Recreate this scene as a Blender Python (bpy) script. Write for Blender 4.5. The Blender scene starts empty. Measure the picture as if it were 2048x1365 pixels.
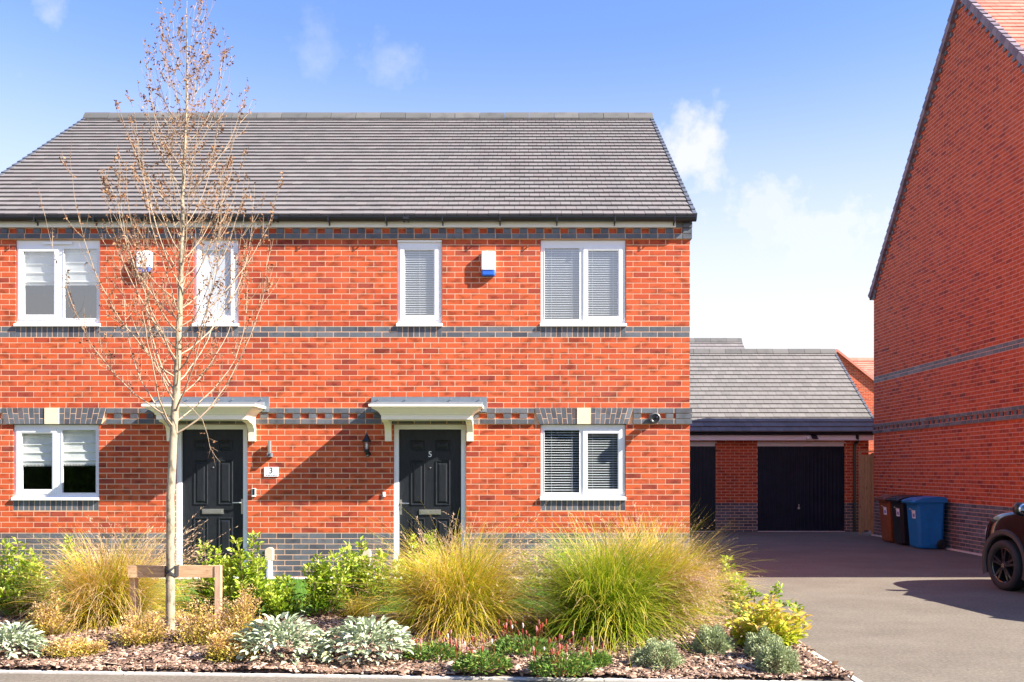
import bpy, bmesh, math, random
import numpy as np
from mathutils import Vector, Matrix
R = math.radians
random.seed(7); rng = np.random.default_rng(7)
S = bpy.context.scene
C = S.collection
# ------------------------------------------------------------------ camera
F, CX, CY, H = 1855.0, 1040.0, 940.0, 1.56
cam = bpy.data.cameras.new('camera'); co = bpy.data.objects.new('camera', cam); C.objects.link(co)
co.location = (0, 0, H); co.rotation_euler = (R(90), 0, 0)
cam.sensor_width = 36; cam.lens = F / 2048 * 36
cam.shift_x = -(CX - 1024) / 2048; cam.shift_y = (CY - 682.5) / 2048
cam.clip_end = 2000
S.camera = co
S.render.resolution_x, S.render.resolution_y = 1024, 682
# ------------------------------------------------------------------ light
SUN = Vector((2.92, -1.0, 2.31)).normalized()
w = bpy.data.worlds.new('World'); S.world = w; w.use_nodes = True
nt = w.node_tree; nt.nodes.clear()
def N(t, k, **kw):
    n = t.nodes.new(k)
    for a, b in kw.items(): setattr(n, a, b)
    return n
def mth(t, op, a, b=None, clamp=False):
    n = N(t, 'ShaderNodeMath', operation=op, use_clamp=clamp)
    for i, v in enumerate((a, b)):
        if v is None: continue
        if isinstance(v, (int, float)): n.inputs[i].default_value = v
        else: t.links.new(v, n.inputs[i])
    return n.outputs[0]
sky = N(nt, 'ShaderNodeTexSky', sky_type='NISHITA')
sky.sun_disc = False
sky.sun_elevation = math.asin(SUN.z); sky.sun_rotation = math.atan2(SUN.x, SUN.y)
sky.altitude = 0; sky.air_density = 1.0; sky.dust_density = 0.3; sky.ozone_density = 3.0
tc = N(nt, 'ShaderNodeTexCoord')
sep = N(nt, 'ShaderNodeSeparateXYZ'); nt.links.new(tc.outputs['Generated'], sep.inputs[0])
el = sep.outputs['Z']
mp = N(nt, 'ShaderNodeMapping'); mp.inputs['Scale'].default_value = (1, 1, 1.6); mp.inputs['Location'].default_value = (0.62, 0.3, 0.1)
nt.links.new(tc.outputs['Generated'], mp.inputs[0])
cn = N(nt, 'ShaderNodeTexNoise'); cn.inputs['Scale'].default_value = 3.2; cn.inputs['Detail'].default_value = 9; cn.inputs['Roughness'].default_value = 0.58
nt.links.new(mp.outputs[0], cn.inputs['Vector'])
low = N(nt, 'ShaderNodeMapRange', interpolation_type='SMOOTHSTEP'); nt.links.new(el, low.inputs[0])
low.inputs[1].default_value = 0.02; low.inputs[2].default_value = 0.42; low.inputs[3].default_value = 1; low.inputs[4].default_value = 0
thr = mth(nt, 'SUBTRACT', 0.66, mth(nt, 'MULTIPLY', low.outputs[0], 0.34))
cl = mth(nt, 'MULTIPLY', mth(nt, 'SUBTRACT', cn.outputs[0], thr), 4.2, True)
# pale veil of haze toward the horizon
veil = N(nt, 'ShaderNodeMapRange', interpolation_type='SMOOTHSTEP'); nt.links.new(el, veil.inputs[0])
veil.inputs[1].default_value = 0.10; veil.inputs[2].default_value = 0.44; veil.inputs[3].default_value = 0.95; veil.inputs[4].default_value = 0.0
cmask = mth(nt, 'MAXIMUM', mth(nt, 'MULTIPLY', cl, .45), veil.outputs[0])
# a few separate clouds at their own bearings
cn2 = N(nt, 'ShaderNodeTexNoise'); cn2.inputs['Scale'].default_value = 9; cn2.inputs['Detail'].default_value = 10; cn2.inputs['Roughness'].default_value = 0.62
nt.links.new(tc.outputs['Generated'], cn2.inputs['Vector'])
for (cx__, cy__, rr__, amp) in ((1370, 300, .095, .85), (1430, 350, .080, .75), (1780, 470, .16, .75), (1640, 540, .16, .75), (45, 165, .045, .55), (95, 35, .05, .45), (775, 130, .07, .3), (620, 110, .08, .22), (1500, 460, .18, .7), (440, 90, .04, .2)):
    dv = Vector(((cx__-CX)/F, 1, (CY-cy__)/F)).normalized()
    vd = N(nt, 'ShaderNodeVectorMath', operation='DISTANCE'); nt.links.new(tc.outputs['Generated'], vd.inputs[0]); vd.inputs[1].default_value = dv
    base = mth(nt, 'SUBTRACT', 1.0, mth(nt, 'DIVIDE', vd.outputs['Value'], rr__), True)
    v_ = mth(nt, 'ADD', mth(nt, 'MULTIPLY', mth(nt, 'SUBTRACT', cn2.outputs[0], .5), 5.5), mth(nt, 'SUBTRACT', mth(nt, 'MULTIPLY', base, 1.7), .75 if amp > .55 else .95), True)
    k_ = mth(nt, 'MULTIPLY', mth(nt, 'MULTIPLY', mth(nt, 'MULTIPLY', base, 2.2, True), v_), amp)
    cmask = mth(nt, 'MAXIMUM', cmask, k_)
hs = N(nt, 'ShaderNodeHueSaturation'); hs.inputs['Saturation'].default_value = 1.14; hs.inputs['Value'].default_value = .95
nt.links.new(sky.outputs[0], hs.inputs['Color'])
mx = N(nt, 'ShaderNodeMix', data_type='RGBA'); nt.links.new(cmask, mx.inputs['Factor'])
tn_ = N(nt, 'ShaderNodeMix', data_type='RGBA', blend_type='MULTIPLY'); tn_.inputs['Factor'].default_value = 1
nt.links.new(hs.outputs[0], tn_.inputs['A']); tn_.inputs['B'].default_value = (1.16, .96, 1.09, 1)
nt.links.new(tn_.outputs['Result'], mx.inputs['A'])
mx.inputs['B'].default_value = (3.45, 3.42, 3.40, 1)
bg = N(nt, 'ShaderNodeBackground'); bg.inputs['Strength'].default_value = 0.094
nt.links.new(mx.outputs['Result'], bg.inputs[0])
wo = N(nt, 'ShaderNodeOutputWorld'); nt.links.new(bg.outputs[0], wo.inputs[0])
sl = bpy.data.lights.new('sun', 'SUN'); sl.energy = 5.0; sl.angle = R(0.53); sl.color = (1.0, 0.93, 0.82)
so = bpy.data.objects.new('sun', sl); C.objects.link(so); so.location = (20, -10, 20)
so.rotation_euler = SUN.to_track_quat('Z', 'Y').to_euler()
S.view_settings.view_transform = 'Standard'; S.view_settings.look = 'None'
S.view_settings.gamma = 1; S.view_settings.use_curve_mapping = False
S.view_settings.exposure = 1.72
S.cycles.max_bounces = 8; S.cycles.transparent_max_bounces = 16

# ------------------------------------------------------------------ helpers
def P(x, y, Y):
    return Vector(((x - CX) * Y / F, Y, H + (CY - y) * Y / F))
def PX(x, Y): return (x - CX) * Y / F
def PZ(y, Y): return H + (CY - y) * Y / F
def GY(y, z=0.0): return (H - z) * F / (y - CY)      # depth of a ground point

def world_loc(o):
    v = Vector((0, 0, 0))
    while o is not None: v += o.location; o = o.parent
    return v
class MB:
    def __init__(s): s.v = []; s.f = []; s.t = []
    def quad(s, a, b, c, d, t=.5):
        i = len(s.v); s.v += [tuple(a), tuple(b), tuple(c), tuple(d)]; s.f.append((i, i+1, i+2, i+3)); s.t.append(t)
    def poly(s, pts, t=.5):
        i = len(s.v); s.v += [tuple(p) for p in pts]; s.f.append(tuple(range(i, i+len(pts)))); s.t.append(t)
    def hexa(s, p, t=.5, skip=()):
        # p: 8 points, 0-3 bottom ccw, 4-7 top
        i = len(s.v); s.v += [tuple(q) for q in p]
        fs = [(3, 2, 1, 0), (4, 5, 6, 7), (0, 1, 5, 4), (1, 2, 6, 5), (2, 3, 7, 6), (3, 0, 4, 7)]
        for k, f in enumerate(fs):
            if k in skip: continue
            s.f.append(tuple(i+j for j in f)); s.t.append(t)
    def box(s, x0, x1, y0, y1, z0, z1, t=.5, skip=()):
        s.hexa([(x0,y0,z0),(x1,y0,z0),(x1,y1,z0),(x0,y1,z0),(x0,y0,z1),(x1,y0,z1),(x1,y1,z1),(x0,y1,z1)], t, skip)
    def tube(s, pts, rad, n=8, t=.5, cap=True):
        pts = [Vector(p) for p in pts]
        if not hasattr(rad, '__len__'): rad = [rad]*len(pts)
        i0 = len(s.v); prev = None
        for k, p in enumerate(pts):
            d = (pts[min(k+1, len(pts)-1)] - pts[max(k-1, 0)]).normalized()
            if prev is None:
                a = d.orthogonal().normalized()
            else:
                a = (prev - d*prev.dot(d)).normalized()
            prev = a; b = d.cross(a)
            for j in range(n):
                q = p + (a*math.cos(2*math.pi*j/n) + b*math.sin(2*math.pi*j/n))*rad[k]
                s.v.append(tuple(q))
        for k in range(len(pts)-1):
            for j in range(n):
                s.f.append((i0+k*n+j, i0+k*n+(j+1) % n, i0+(k+1)*n+(j+1) % n, i0+(k+1)*n+j)); s.t.append(t)
        if cap:
            s.f.append(tuple(i0+j for j in reversed(range(n)))); s.t.append(t)
            s.f.append(tuple(i0+(len(pts)-1)*n+j for j in range(n))); s.t.append(t)
    def lathe(s, c, prof, n=24, axis='Z', t=.5):
        # prof list of (r, h) along axis through c
        i0 = len(s.v); c = Vector(c)
        for r, h in prof:
            for j in range(n):
                a = 2*math.pi*j/n; u, v = r*math.cos(a), r*math.sin(a)
                q = {'Z': (u, v, h), 'Y': (u, h, -v), 'X': (h, u, v)}[axis]
                s.v.append(tuple(c + Vector(q)))
        for k in range(len(prof)-1):
            for j in range(n):
                s.f.append((i0+k*n+j, i0+k*n+(j+1) % n, i0+(k+1)*n+(j+1) % n, i0+(k+1)*n+j)); s.t.append(t)
    def prism(s, pts, off, t=.5):
        # polygon pts extruded by off
        off = Vector(off); n = len(pts); a = [Vector(p) for p in pts]; b = [p+off for p in a]
        i = len(s.v); s.v += [tuple(p) for p in a+b]
        s.f.append(tuple(i+j for j in reversed(range(n)))); s.t.append(t)
        s.f.append(tuple(i+n+j for j in range(n))); s.t.append(t)
        for j in range(n):
            s.f.append((i+j, i+(j+1) % n, i+n+(j+1) % n, i+n+j)); s.t.append(t)
    def data(s, name, mats, shift=(0,0,0), smooth=False, mi=None):
        me = bpy.data.meshes.new(name)
        sh = Vector(shift)
        if sh.length > 0:
            v = np.array(s.v, dtype=float) - np.array(tuple(sh)); v = v.tolist()
        else: v = s.v
        me.from_pydata(v, [], s.f)
        at = me.attributes.new('tone', 'FLOAT', 'FACE'); at.data.foreach_set('value', np.array(s.t, dtype=np.float32))
        for m in (mats if isinstance(mats, (list, tuple)) else [mats]): me.materials.append(m)
        if smooth: me.polygons.foreach_set('use_smooth', [True]*len(me.polygons))
        me.update()
        return me
    def build(s, name, m, parent=None, smooth=False, local=False, kind=None, label=None, loc=None):
        o = bpy.data.objects.new(name, None)  # replaced below
        bpy.data.objects.remove(o)
        if parent is not None and not local: sh = world_loc(parent)
        else: sh = Vector((0,0,0))
        if loc is not None: sh = Vector(loc)
        me = s.data(name, m, sh, smooth)
        o = bpy.data.objects.new(name, me); C.objects.link(o)
        if parent is not None: o.parent = parent
        if loc is not None: o.location = Vector(loc) - (world_loc(parent) if parent is not None else Vector((0,0,0)))
        if kind: o['kind'] = kind
        if label: o['label'] = label
        return o
def thing(name, label, cat, loc=(0,0,0), group=None, rz=0):
    o = bpy.data.objects.new(name, None); C.objects.link(o); o.location = loc; o.rotation_euler = (0,0,rz)
    o.empty_display_size = .2
    o['label'] = label; o['category'] = cat
    if group: o['group'] = group
    return o
def tag(o, label, cat, group=None):
    o['label'] = label; o['category'] = cat
    if group: o['group'] = group
    return o
def put(name, me, parent, loc, rot=None):
    o = bpy.data.objects.new(name, me); C.objects.link(o)
    if parent is not None: o.parent = parent
    o.location = loc
    if rot is not None: o.rotation_euler = rot
    return o
def mesh_np(name, v, f, tone, m, parent=None, kind=None, smooth=False, shift=None):
    """v (n,3), f (m,k) arrays"""
    me = bpy.data.meshes.new(name)
    v = np.asarray(v, dtype=np.float32); f = np.asarray(f, dtype=np.int32)
    if parent is not None:
        v = v - np.array(tuple(world_loc(parent)), dtype=np.float32)
    if shift is not None: v = v - np.array(shift, dtype=np.float32)
    me.vertices.add(len(v)); me.vertices.foreach_set('co', v.ravel())
    k = f.shape[1]
    me.loops.add(f.size); me.loops.foreach_set('vertex_index', f.ravel())
    me.polygons.add(len(f)); me.polygons.foreach_set('loop_start', np.arange(0, f.size, k, dtype=np.int32))
    me.polygons.foreach_set('loop_total', np.full(len(f), k, dtype=np.int32))
    me.update(calc_edges=True)
    at = me.attributes.new('tone', 'FLOAT', 'FACE'); at.data.foreach_set('value', np.asarray(tone, dtype=np.float32))
    if smooth: me.polygons.foreach_set('use_smooth', [True]*len(f))
    me.materials.append(m)
    o = bpy.data.objects.new(name, me); C.objects.link(o)
    if parent is not None: o.parent = parent
    if shift is not None: o.location = shift
    if kind: o['kind'] = kind
    return o

# ------------------------------------------------------------------ materials
def newmat(name):
    m = bpy.data.materials.new(name); m.use_nodes = True
    t = m.node_tree; b = t.nodes['Principled BSDF']
    return m, t, b
def ramp(t, fac, stops, interp='LINEAR'):
    r = N(t, 'ShaderNodeValToRGB'); r.color_ramp.interpolation = interp
    e = r.color_ramp.elements
    while len(e) > 1: e.remove(e[0])
    e[0].position = stops[0][0]; e[0].color = (*stops[0][1], 1)
    for p, c in stops[1:]:
        q = e.new(p); q.color = (*c, 1)
    t.links.new(fac, r.inputs[0]); return r.outputs[0]
def noise(t, scale, detail=4, rough=.55, vec=None, stretch=None, obj=False):
    if obj:
        tcn = N(t, 'ShaderNodeTexCoord'); src = tcn.outputs['Object']
    else:
        g = N(t, 'ShaderNodeNewGeometry'); src = g.outputs['Position']
    if stretch:
        mpp = N(t, 'ShaderNodeMapping'); mpp.inputs['Scale'].default_value = stretch
        t.links.new(src, mpp.inputs[0]); src = mpp.outputs[0]
    n = N(t, 'ShaderNodeTexNoise'); n.inputs['Scale'].default_value = scale
    n.inputs['Detail'].default_value = detail; n.inputs['Roughness'].default_value = rough
    t.links.new(src, n.inputs['Vector']); return n.outputs[0]
def bump(t, b, h, strength=.3, dist=.01):
    n = N(t, 'ShaderNodeBump'); n.inputs['Strength'].default_value = strength; n.inputs['Distance'].default_value = dist
    t.links.new(h, n.inputs['Height']); t.links.new(n.outputs[0], b.inputs['Normal'])
def mixc(t, fac, a, b, mode='MIX'):
    n = N(t, 'ShaderNodeMix', data_type='RGBA', blend_type=mode)
    for key, v in (('Factor', fac), ('A', a), ('B', b)):
        if isinstance(v, (int, float)): n.inputs[key].default_value = v
        elif isinstance(v, tuple): n.inputs[key].default_value = (*v, 1) if len(v) == 3 else v
        else: t.links.new(v, n.inputs[key])
    return n.outputs['Result']
def plain(name, c, rough=.5, var=.12, scale=8, metal=0, bumps=0, bscale=60, spec=.5, coat=0, stretch=None, obj=False):
    m, t, b = newmat(name)
    n = noise(t, scale, 5, .6, stretch=stretch, obj=obj)
    col = ramp(t, n, [(.3, tuple(x*(1-var) for x in c)), (.7, tuple(min(1, x*(1+var)) for x in c))])
    t.links.new(col, b.inputs['Base Color']); b.inputs['Roughness'].default_value = rough
    b.inputs['Metallic'].default_value = metal; b.inputs['Specular IOR Level'].default_value = spec
    if coat: b.inputs['Coat Weight'].default_value = coat; b.inputs['Coat Roughness'].default_value = .04
    if bumps: bump(t, b, noise(t, bscale, 5, .6, obj=obj), bumps, .004)
    return m
def toned(name, stops, rough=.7, dark=0.0, dscale=7, bumps=.25, bscale=90, wear=None, spec=.3, translucent=0, vstretch=None):
    m, t, b = newmat(name)
    a = N(t, 'ShaderNodeAttribute', attribute_name='tone')
    col = ramp(t, a.outputs['Fac'], stops)
    if dark:
        n = noise(t, dscale, 3, .5, stretch=vstretch)
        k = ramp(t, n, [(.50, (1, 1, 1)), (.68, (1-dark,)*3)])
        col = mixc(t, 1.0, col, k, 'MULTIPLY')
    if wear:
        n2 = noise(t, wear[1], 4, .6)
        k2 = ramp(t, n2, [(.50, (0, 0, 0)), (.75, (1, 1, 1))])
        col = mixc(t, mth(t, 'MULTIPLY', k2, wear[2]), col, wear[0])
    t.links.new(col, b.inputs['Base Color']); b.inputs['Roughness'].default_value = rough
    b.inputs['Specular IOR Level'].default_value = spec
    if bumps: bump(t, b, noise(t, bscale, 4, .6), bumps, .003)
    if translucent:
        tr = N(t, 'ShaderNodeBsdfTranslucent'); t.links.new(col, tr.inputs[0])
        ms = N(t, 'ShaderNodeMixShader'); ms.inputs[0].default_value = translucent
        t.links.new(b.outputs[0], ms.inputs[1]); t.links.new(tr.outputs[0], ms.inputs[2])
        t.links.new(ms.outputs[0], t.nodes['Material Output'].inputs[0])
    return m
RED = [(0, (.56, .092, .036)), (.35, (.63, .118, .042)), (.6, (.55, .088, .036)), (.72, (.47, .070, .034)), (.92, (.32, .052, .036)), (1, (.62, .13, .05))]
M = {}
RED = [(p, (c[0]*.85, c[1]*.82, c[2]*.66)) for p, c in RED]
M['red'] = toned('red_brick', RED, .8, .45, 6.5, .15, 120, ((.62, .30, .20), 2.2, .10), vstretch=(1, 1, 1.8))
M['blue'] = toned('blue_brick', [(0, (.075, .083, .095)), (.4, (.115, .127, .145)), (.7, (.06, .06, .075)), (.85, (.16, .175, .195)), (1, (.085, .056, .056))], .5, .3, 9, .25, 100, ((.3, .28, .26), 3, .14), spec=.5)
M['mortar'] = plain('mortar', (.66, .42, .28), .9, .10, 12, bumps=.1, bscale=150)
M['mortar2'] = plain('mortar_gable', (.62, .38, .31), .9, .12, 9, bumps=.1, bscale=150)
M['tile'] = toned('grey_roof_tile', [(0, (.168, .155, .153)), (.5, (.188, .174, .170)), (.8, (.182, .160, .158)), (1, (.205, .190, .184))], .75, .10, 2.5, .3, 120)
M['ridge'] = toned('ridge_tile', [(0, (.10, .098, .095)), (1, (.135, .13, .125))], .7, .2, 4, .3, 100)
M['verge'] = plain('verge_cap', (.09, .10, .125), .5, .2, 10)
M['gtile'] = toned('garage_tile', [(0, (.160, .152, .145)), (.5, (.178, .168, .160)), (1, (.195, .184, .175))], .75, .10, 2.5, .3, 100)
M['rtile'] = toned('red_roof_tile', [(0, (.50, .17, .12)), (.5, (.56, .21, .15)), (1, (.45, .14, .10))], .75, .15, 3, .3, 100)
M['under'] = plain('roofing_underlay', (.02, .02, .022), .9)
M['upvc'] = plain('white_upvc', (.82, .82, .82), .3, .02, 3)
M['sill'] = plain('white_sill', (.85, .85, .85), .35, .02, 3)
M['cream'] = plain('cream_grp', (.93, .85, .69), .4, .03, 3)
M['fascia'] = plain('cream_fascia', (.78, .76, .68), .45, .03, 3)
M['stone'] = plain('cast_stone', (.74, .62, .43), .85, .05, 18, bumps=.3, bscale=160)
M['black'] = plain('black_plastic', (.012, .013, .016), .3, .15, 10)
M['lead'] = plain('lead_flashing', (.20, .235, .27), .45, .12, 7, metal=.35)
M['steel'] = plain('brushed_steel', (.55, .54, .52), .3, .08, 30, metal=.9)
M['dark_int'] = plain('room_wall', (.20, .19, .18), .9)
M['alarm'] = plain('alarm_white', (.86, .87, .88), .35, .02)
M['alarmblue'] = plain('alarm_blue', (.02, .12, .60), .25, .05)
M['fabric'] = plain('roman_fabric', (.70, .71, .68), .9, .06, 5, bumps=.3, bscale=200)
M['slat'] = plain('white_slat', (.74, .76, .77), .4, .02)
M['wood'] = None
def woodmat(name, c1, c2, stretch, rough=.8, knots=True):
    m, t, b = newmat(name)
    n = noise(t, 4, 6, .65, stretch=stretch)
    col = ramp(t, n, [(.3, c1), (.5, tuple((a+b_)/2 for a, b_ in zip(c1, c2))), (.72, c2)])
    if knots:
        k = noise(t, 7, 1, .3, stretch=tuple(s*.33 if s > 3 else s for s in stretch))
        kk = ramp(t, k, [(.68, (1, 1, 1)), (.74, (.35, .25, .2))])
        col = mixc(t, 1.0, col, kk, 'MULTIPLY')
    t.links.new(col, b.inputs['Base Color']); b.inputs['Roughness'].default_value = rough
    bump(t, b, n, .3, .004); return m
M['stake'] = woodmat('stake_wood', (.42, .24, .12), (.66, .45, .26), (1.5, 12, 12))
M['postwood'] = woodmat('post_wood', (.42, .24, .15), (.64, .44, .30), (12, 12, 1.5))
M['gatewood'] = woodmat('gate_wood', (.30, .19, .085), (.50, .34, .17), (14, 14, 1.2))
# composite door, black with vertical grain
m, t, b = newmat('door_black'); n = noise(t, 12, 6, .65, stretch=(7, 1, .8))
t.links.new(ramp(t, n, [(.35, (.010, .012, .015)), (.7, (.020, .023, .028))]), b.inputs['Base Color'])
b.inputs['Roughness'].default_value = .42; b.inputs['Specular IOR Level'].default_value = .28; bump(t, b, n, .4, .003); M['door'] = m
m, t, b = newmat('garage_door_navy'); n = noise(t, 3, 4, .6)
t.links.new(ramp(t, n, [(.35, (.006, .010, .022)), (.7, (.012, .018, .034))]), b.inputs['Base Color'])
b.inputs['Roughness'].default_value = .42; b.inputs['Specular IOR Level'].default_value = .3; M['gdoor'] = m
# glass: a mirror-like film over clear glass
def glassmat(name, refl, tint=(.97, .985, .985), frost=0):
    m = bpy.data.materials.new(name); m.use_nodes = True; t = m.node_tree; t.nodes.clear()
    tr = N(t, 'ShaderNodeBsdfTransparent'); tr.inputs[0].default_value = (*tint, 1)
    gl = N(t, 'ShaderNodeBsdfGlossy'); gl.inputs['Roughness'].default_value = .015
    ge = N(t, 'ShaderNodeNewGeometry'); dt = N(t, 'ShaderNodeVectorMath', operation='DOT_PRODUCT')
    t.links.new(ge.outputs['Normal'], dt.inputs[0]); t.links.new(ge.outputs['Incoming'], dt.inputs[1])
    fac = mth(t, 'ADD', mth(t, 'POWER', mth(t, 'SUBTRACT', 1.0, mth(t, 'ABSOLUTE', dt.outputs['Value'])), 5.0), refl+.04, True)
    nz = N(t, 'ShaderNodeBump'); nz.inputs['Strength'].default_value = .02; nz.inputs['Distance'].default_value = .02
    t.links.new(noise(t, 1.3, 2, .5), nz.inputs['Height']); t.links.new(nz.outputs[0], gl.inputs['Normal'])
    ms = N(t, 'ShaderNodeMixShader'); t.links.new(fac, ms.inputs[0])
    t.links.new(tr.outputs[0], ms.inputs[1]); t.links.new(gl.outputs[0], ms.inputs[2])
    last = ms.outputs[0]
    if frost:
        df = N(t, 'ShaderNodeBsdfDiffuse'); df.inputs[0].default_value = (.62, .66, .72, 1)
        m2 = N(t, 'ShaderNodeMixShader'); m2.inputs[0].default_value = frost
        t.links.new(last, m2.inputs[1]); t.links.new(df.outputs[0], m2.inputs[2]); last = m2.outputs[0]
    o = N(t, 'ShaderNodeOutputMaterial'); t.links.new(last, o.inputs[0]); return m
M['glass'] = glassmat('window_glass', .10); M['glassup'] = glassmat('upper_window_glass', .30)
M['frost'] = glassmat('frosted_glass', .12, frost=.7)
# asphalt
m, t, b = newmat('asphalt')
n1 = noise(t, .55, 4, .6); n2 = noise(t, 160, 3, .7); n3 = noise(t, 3.0, 5, .65)
col = ramp(t, n1, [(.3, (.152, .115, .083)), (.7, (.205, .158, .118))])
col = mixc(t, .55, col, ramp(t, n3, [(.3, (.108, .082, .062)), (.75, (.255, .198, .150))]))
col = mixc(t, .35, col, ramp(t, n2, [(.35, (.05, .045, .040)), (.7, (.32, .28, .235))]))
col = mixc(t, .45, col, ramp(t, noise(t, 34, 4, .75), [(.33, (.06, .052, .043)), (.5, (.17, .14, .11)), (.68, (.36, .30, .24))]))
col = mixc(t, 1.0, col, ramp(t, noise(t, 1.1, 5, .65, stretch=(.8, 1.0, 1)), [(.36, (.82, .80, .79)), (.60, (1, 1, 1))]), 'MULTIPLY')
col = mixc(t, 1.0, col, (.86, .88, .84), 'MULTIPLY')
v = N(t, 'ShaderNodeTexVoronoi'); v.inputs['Scale'].default_value = 3.1
g = N(t, 'ShaderNodeNewGeometry'); t.links.new(g.outputs['Position'], v.inputs['Vector'])
col = mixc(t, 1.0, col, ramp(t, v.outputs['Distance'], [(.02, (.35, .33, .3)), (.045, (1, 1, 1))]), 'MULTIPLY')
t.links.new(col, b.inputs['Base Color']); b.inputs['Roughness'].default_value = .9
bump(t, b, n2, .5, .004); M['asphalt'] = m
M['kerb'] = plain('concrete_edging', (.62, .58, .52), .9, .15, 14, bumps=.3, bscale=120)
M['soil'] = plain('dark_soil', (.10, .065, .05), .95, .3, 9, bumps=.8, bscale=60)
M['chips'] = toned('bark_chips', [(0, (.06, .032, .022)), (.3, (.18, .105, .072)), (.6, (.40, .26, .18)), (1, (.76, .60, .46))], .9, .2, 30, .3, 90)
M['lawn'] = toned('lawn_blades', [(0, (.07, .17, .012)), (.5, (.12, .28, .02)), (1, (.22, .40, .04))], .7, 0, bumps=0, translucent=.3)
M['turf'] = plain('turf', (.05, .10, .02), .95, .3, 6)
M['farturf'] = plain('far_grass', (.07, .10, .03), .95, .3, 1)
M['gravel'] = toned('pale_gravel', [(0, (.45, .43, .4)), (1, (.75, .73, .7))], .9, 0, bumps=0)
M['grassy'] = toned('golden_grass', [(0, (.08, .15, .008)), (.25, (.22, .30, .012)), (.5, (.50, .48, .02)), (.7, (.68, .50, .05)), (.85, (.72, .44, .12)), (1, (.76, .54, .32))], .6, 0, bumps=0, translucent=.35)
M['grassg'] = toned('green_sedge', [(0, (.05, .11, .008)), (.3, (.14, .25, .012)), (.6, (.36, .42, .02)), (.8, (.60, .52, .05)), (1, (.74, .55, .20))], .6, 0, bumps=0, translucent=.35)
M['straw'] = toned('straw', [(0, (.42, .24, .14)), (.5, (.62, .42, .26)), (1, (.74, .54, .40))], .7, 0, bumps=0, translucent=.3)
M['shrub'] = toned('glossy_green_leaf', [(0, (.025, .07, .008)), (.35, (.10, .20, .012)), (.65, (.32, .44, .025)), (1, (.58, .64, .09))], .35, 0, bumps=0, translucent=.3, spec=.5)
M['spirea'] = toned('autumn_leaf', [(0, (.16, .20, .02)), (.3, (.42, .40, .05)), (.6, (.66, .50, .10)), (.8, (.62, .36, .16)), (1, (.70, .54, .32))], .55, 0, bumps=0, translucent=.35)
M['dogwood'] = toned('dogwood_leaf', [(0, (.13, .27, .02)), (.4, (.38, .48, .03)), (.75, (.64, .58, .06)), (1, (.66, .42, .13))], .5, 0, bumps=0, translucent=.35)
M['lamb'] = toned('silver_leaf', [(0, (.26, .34, .18)), (.5, (.46, .52, .34)), (.85, (.64, .68, .50)), (1, (.58, .52, .20))], .85, .15, 30, .4, 200, translucent=.12)
M['hebe'] = toned('grey_green_leaf', [(0, (.12, .18, .07)), (.5, (.30, .36, .18)), (1, (.55, .58, .32))], .7, 0, bumps=0, translucent=.2)
M['persi'] = toned('fresh_green_leaf', [(0, (.05, .12, .02)), (.6, (.14, .26, .04)), (.85, (.26, .34, .06)), (1, (.45, .13, .05))], .5, 0, bumps=0, translucent=.3)
M['spike'] = toned('flower_spike', [(0, (.24, .035, .02)), (.5, (.36, .07, .045)), (.8, (.50, .20, .20)), (1, (.62, .48, .45))], .8, 0, bumps=0)
M['stem'] = plain('woody_stem', (.22, .13, .08), .8, .2, 20)
M['bark'] = toned('young_bark', [(0, (.28, .235, .155)), (1, (.38, .325, .23))], .85, .6, 26, .6, 60, vstretch=(1, 1, .5))
M['twig'] = toned('twig', [(0, (.22, .13, .08)), (.5, (.34, .24, .16)), (1, (.46, .36, .25))], .75, .2, 8, 0)
M['dryleaf'] = toned('dry_leaf', [(0, (.12, .05, .028)), (.5, (.26, .12, .055)), (1, (.42, .24, .12))], .8, 0, bumps=0, translucent=.2)
M['white'] = plain('white_print', (.8, .8, .8), .6, .02)
M['ink'] = plain('dark_print', (.03, .03, .035), .6, .02)

# ------------------------------------------------------------------ ground
def sheet(name, x0, x1, y0, y1, z, m, nx=1, ny=1):
    b_ = MB(); b_.quad((x0, y0, z), (x1, y0, z), (x1, y1, z), (x0, y1, z)); o = b_.build(name, m); o['kind'] = 'structure'; return o
sheet('ground', -400, 400, -400, 400, -.012, M['farturf'])
sheet('driveway', 2.52, 40, 7.2, 26.5, 0.0, M['asphalt'])
sheet('road', -60, 60, -9, 7.2, -.0005, M['asphalt'])
KY = lambda x: 7.17 - .061*(x+4.02)      # front kerb line
mb = MB()
# edging: front run and side run, laid as separate lengths
kerbroot = thing('concrete_edging', 'pale concrete edging strip around the mulched planting bed', 'edging', (2.47, KY(2.47), 0))
x = 2.44
while x > -9:
    x1 = x - .91; e = MB()
    e.hexa([(x1+.004, KY(x1)-.05, -.05), (x-.002, KY(x)-.05, -.05), (x-.002, KY(x), -.05), (x1+.004, KY(x1), -.05),
            (x1+.004, KY(x1)-.05, .014), (x-.002, KY(x)-.05, .014), (x-.002, KY(x), .014), (x1+.004, KY(x1), .014)])
    e.build('edging_stone', M['kerb'], kerbroot); x = x1
y = KY(2.47) - .05
while y < 12.8:
    e = MB(); e.box(2.44, 2.49, y+.002, min(y+.912, 12.84), -.05, .022); e.build('edging_stone', M['kerb'], kerbroot); y += .915
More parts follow.
